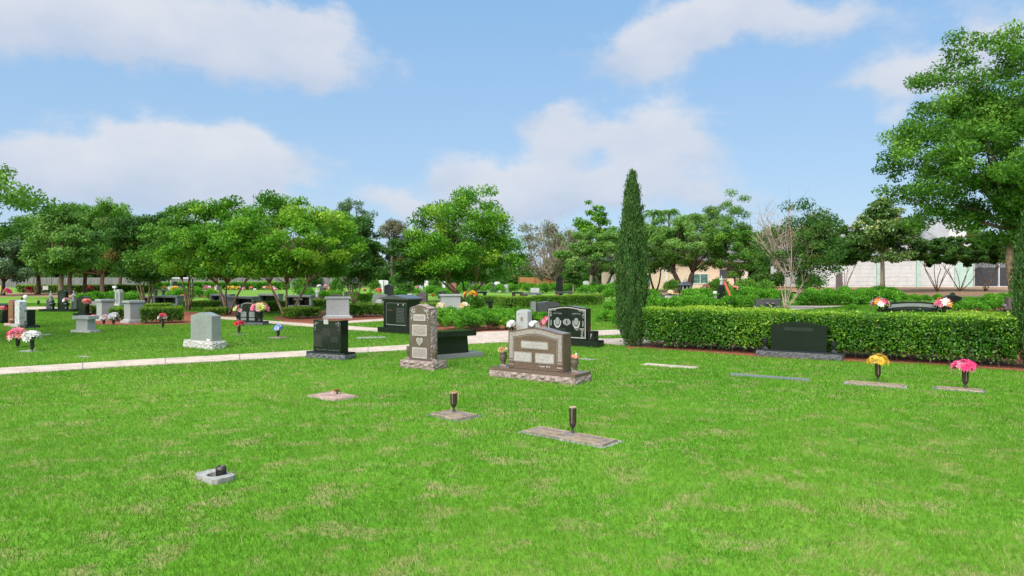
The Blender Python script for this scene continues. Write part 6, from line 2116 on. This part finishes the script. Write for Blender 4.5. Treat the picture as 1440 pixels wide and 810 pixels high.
# ================================================================== grass: blades over the near and middle lawn, none on paths, beds or stones
def grass():
    rs = np.random.RandomState(77)
    n = 1600000
    d0, d1 = 2.6, 46.0
    e = .72                                  # spacing grows with distance, where single blades are too fine to see
    d = (rs.rand(n) * (d1 ** e - d0 ** e) + d0 ** e) ** (1 / e)
    x = rs.uniform(-.95, .95, n) * (d + 1.2)
    keep = np.ones(n, bool)
    for poly in NOGRASS:
        xs = [p[0] for p in poly]
        ys = [p[1] for p in poly]
        near = (x > min(xs)) & (x < max(xs)) & (d > min(ys)) & (d < max(ys))
        if near.any():
            ii = np.nonzero(near)[0]
            keep[ii[inside(x[ii], d[ii], poly)]] = False
    x, d = x[keep], d[keep]
    n = len(x)
    big = fbm(x * .35 + 50, d * .35 + 20, 1, 4)
    mid = fbm(x * 1.6 + 90, d * 1.6 + 10, 5, 4)
    fine = fbm(x * 7 + 30, d * 7 + 60, 9, 3)
    w = np.clip(.0026 + .00034 * d, .0028, .026) * rs.uniform(.7, 1.3, n)
    h = (.017 + .024 * mid + .016 * fine) * rs.uniform(.55, 1.3, n) + .0004 * d
    a = rs.uniform(0, 2 * math.pi, n)
    lean = rs.uniform(.15, 1.1, n) * h
    comb = fbm(x * .9 + 11, d * .9 + 5, 15, 2) * 7.0    # tufts lie the same way in patches
    la = comb + rs.normal(0, 1.5, n)
    V = np.empty((n, 3, 3), np.float32)
    sx, sy = np.cos(a) * w / 2, np.sin(a) * w / 2
    V[:, 0] = np.stack([x - sx, d - sy, np.zeros(n)], 1)
    V[:, 1] = np.stack([x + sx, d + sy, np.zeros(n)], 1)
    V[:, 2] = np.stack([x + np.cos(la) * lean, d + np.sin(la) * lean, h], 1)
    T = .1 + .42 * mid + .5 * (big - .45) + .34 * (fine - .45) + rs.normal(0, .15, n)
    # worn, strawy patches where the turf is thin
    dry = np.clip((fbm(x * .55 + 5, d * .75 + 33, 21, 4) - .47) * 4.5, 0, 1) * np.clip((fbm(x * 3.6 + 70, d * 3.6 + 8, 25, 3) - .4) * 4.5, 0, 1)
    lush = np.clip((13.5 - d) / 5, .22, 1) * np.clip(1.25 + (x + 3) * .05, .5, 1)   # the near slope is thinner turf than the lawn by the path
    dry = dry * lush
    T = T - .1 * (1 - lush)
    T = T + .2 * dry
    T = np.where(rs.rand(n) < .02 + .05 * lush + .26 * dry, rs.uniform(.68, 1.0, n), T)
    me = bpy.data.meshes.new('grass')
    me.vertices.add(3 * n)
    me.vertices.foreach_set('co', V.ravel())
    me.loops.add(3 * n)
    me.loops.foreach_set('vertex_index', np.arange(3 * n, dtype=np.int32))
    me.polygons.add(n)
    me.polygons.foreach_set('loop_start', np.arange(0, 3 * n, 3, dtype=np.int32))
    me.update(calc_edges=True)
    at = me.attributes.new('tint', 'FLOAT', 'FACE')
    at.data.foreach_set('value', np.clip(T, 0, 1).astype(np.float32))
    me.materials.append(M['grass'])
    tag(link('grass', me), 'short mown lawn grass with dry patches', 'grass', None, 'stuff')


grass()
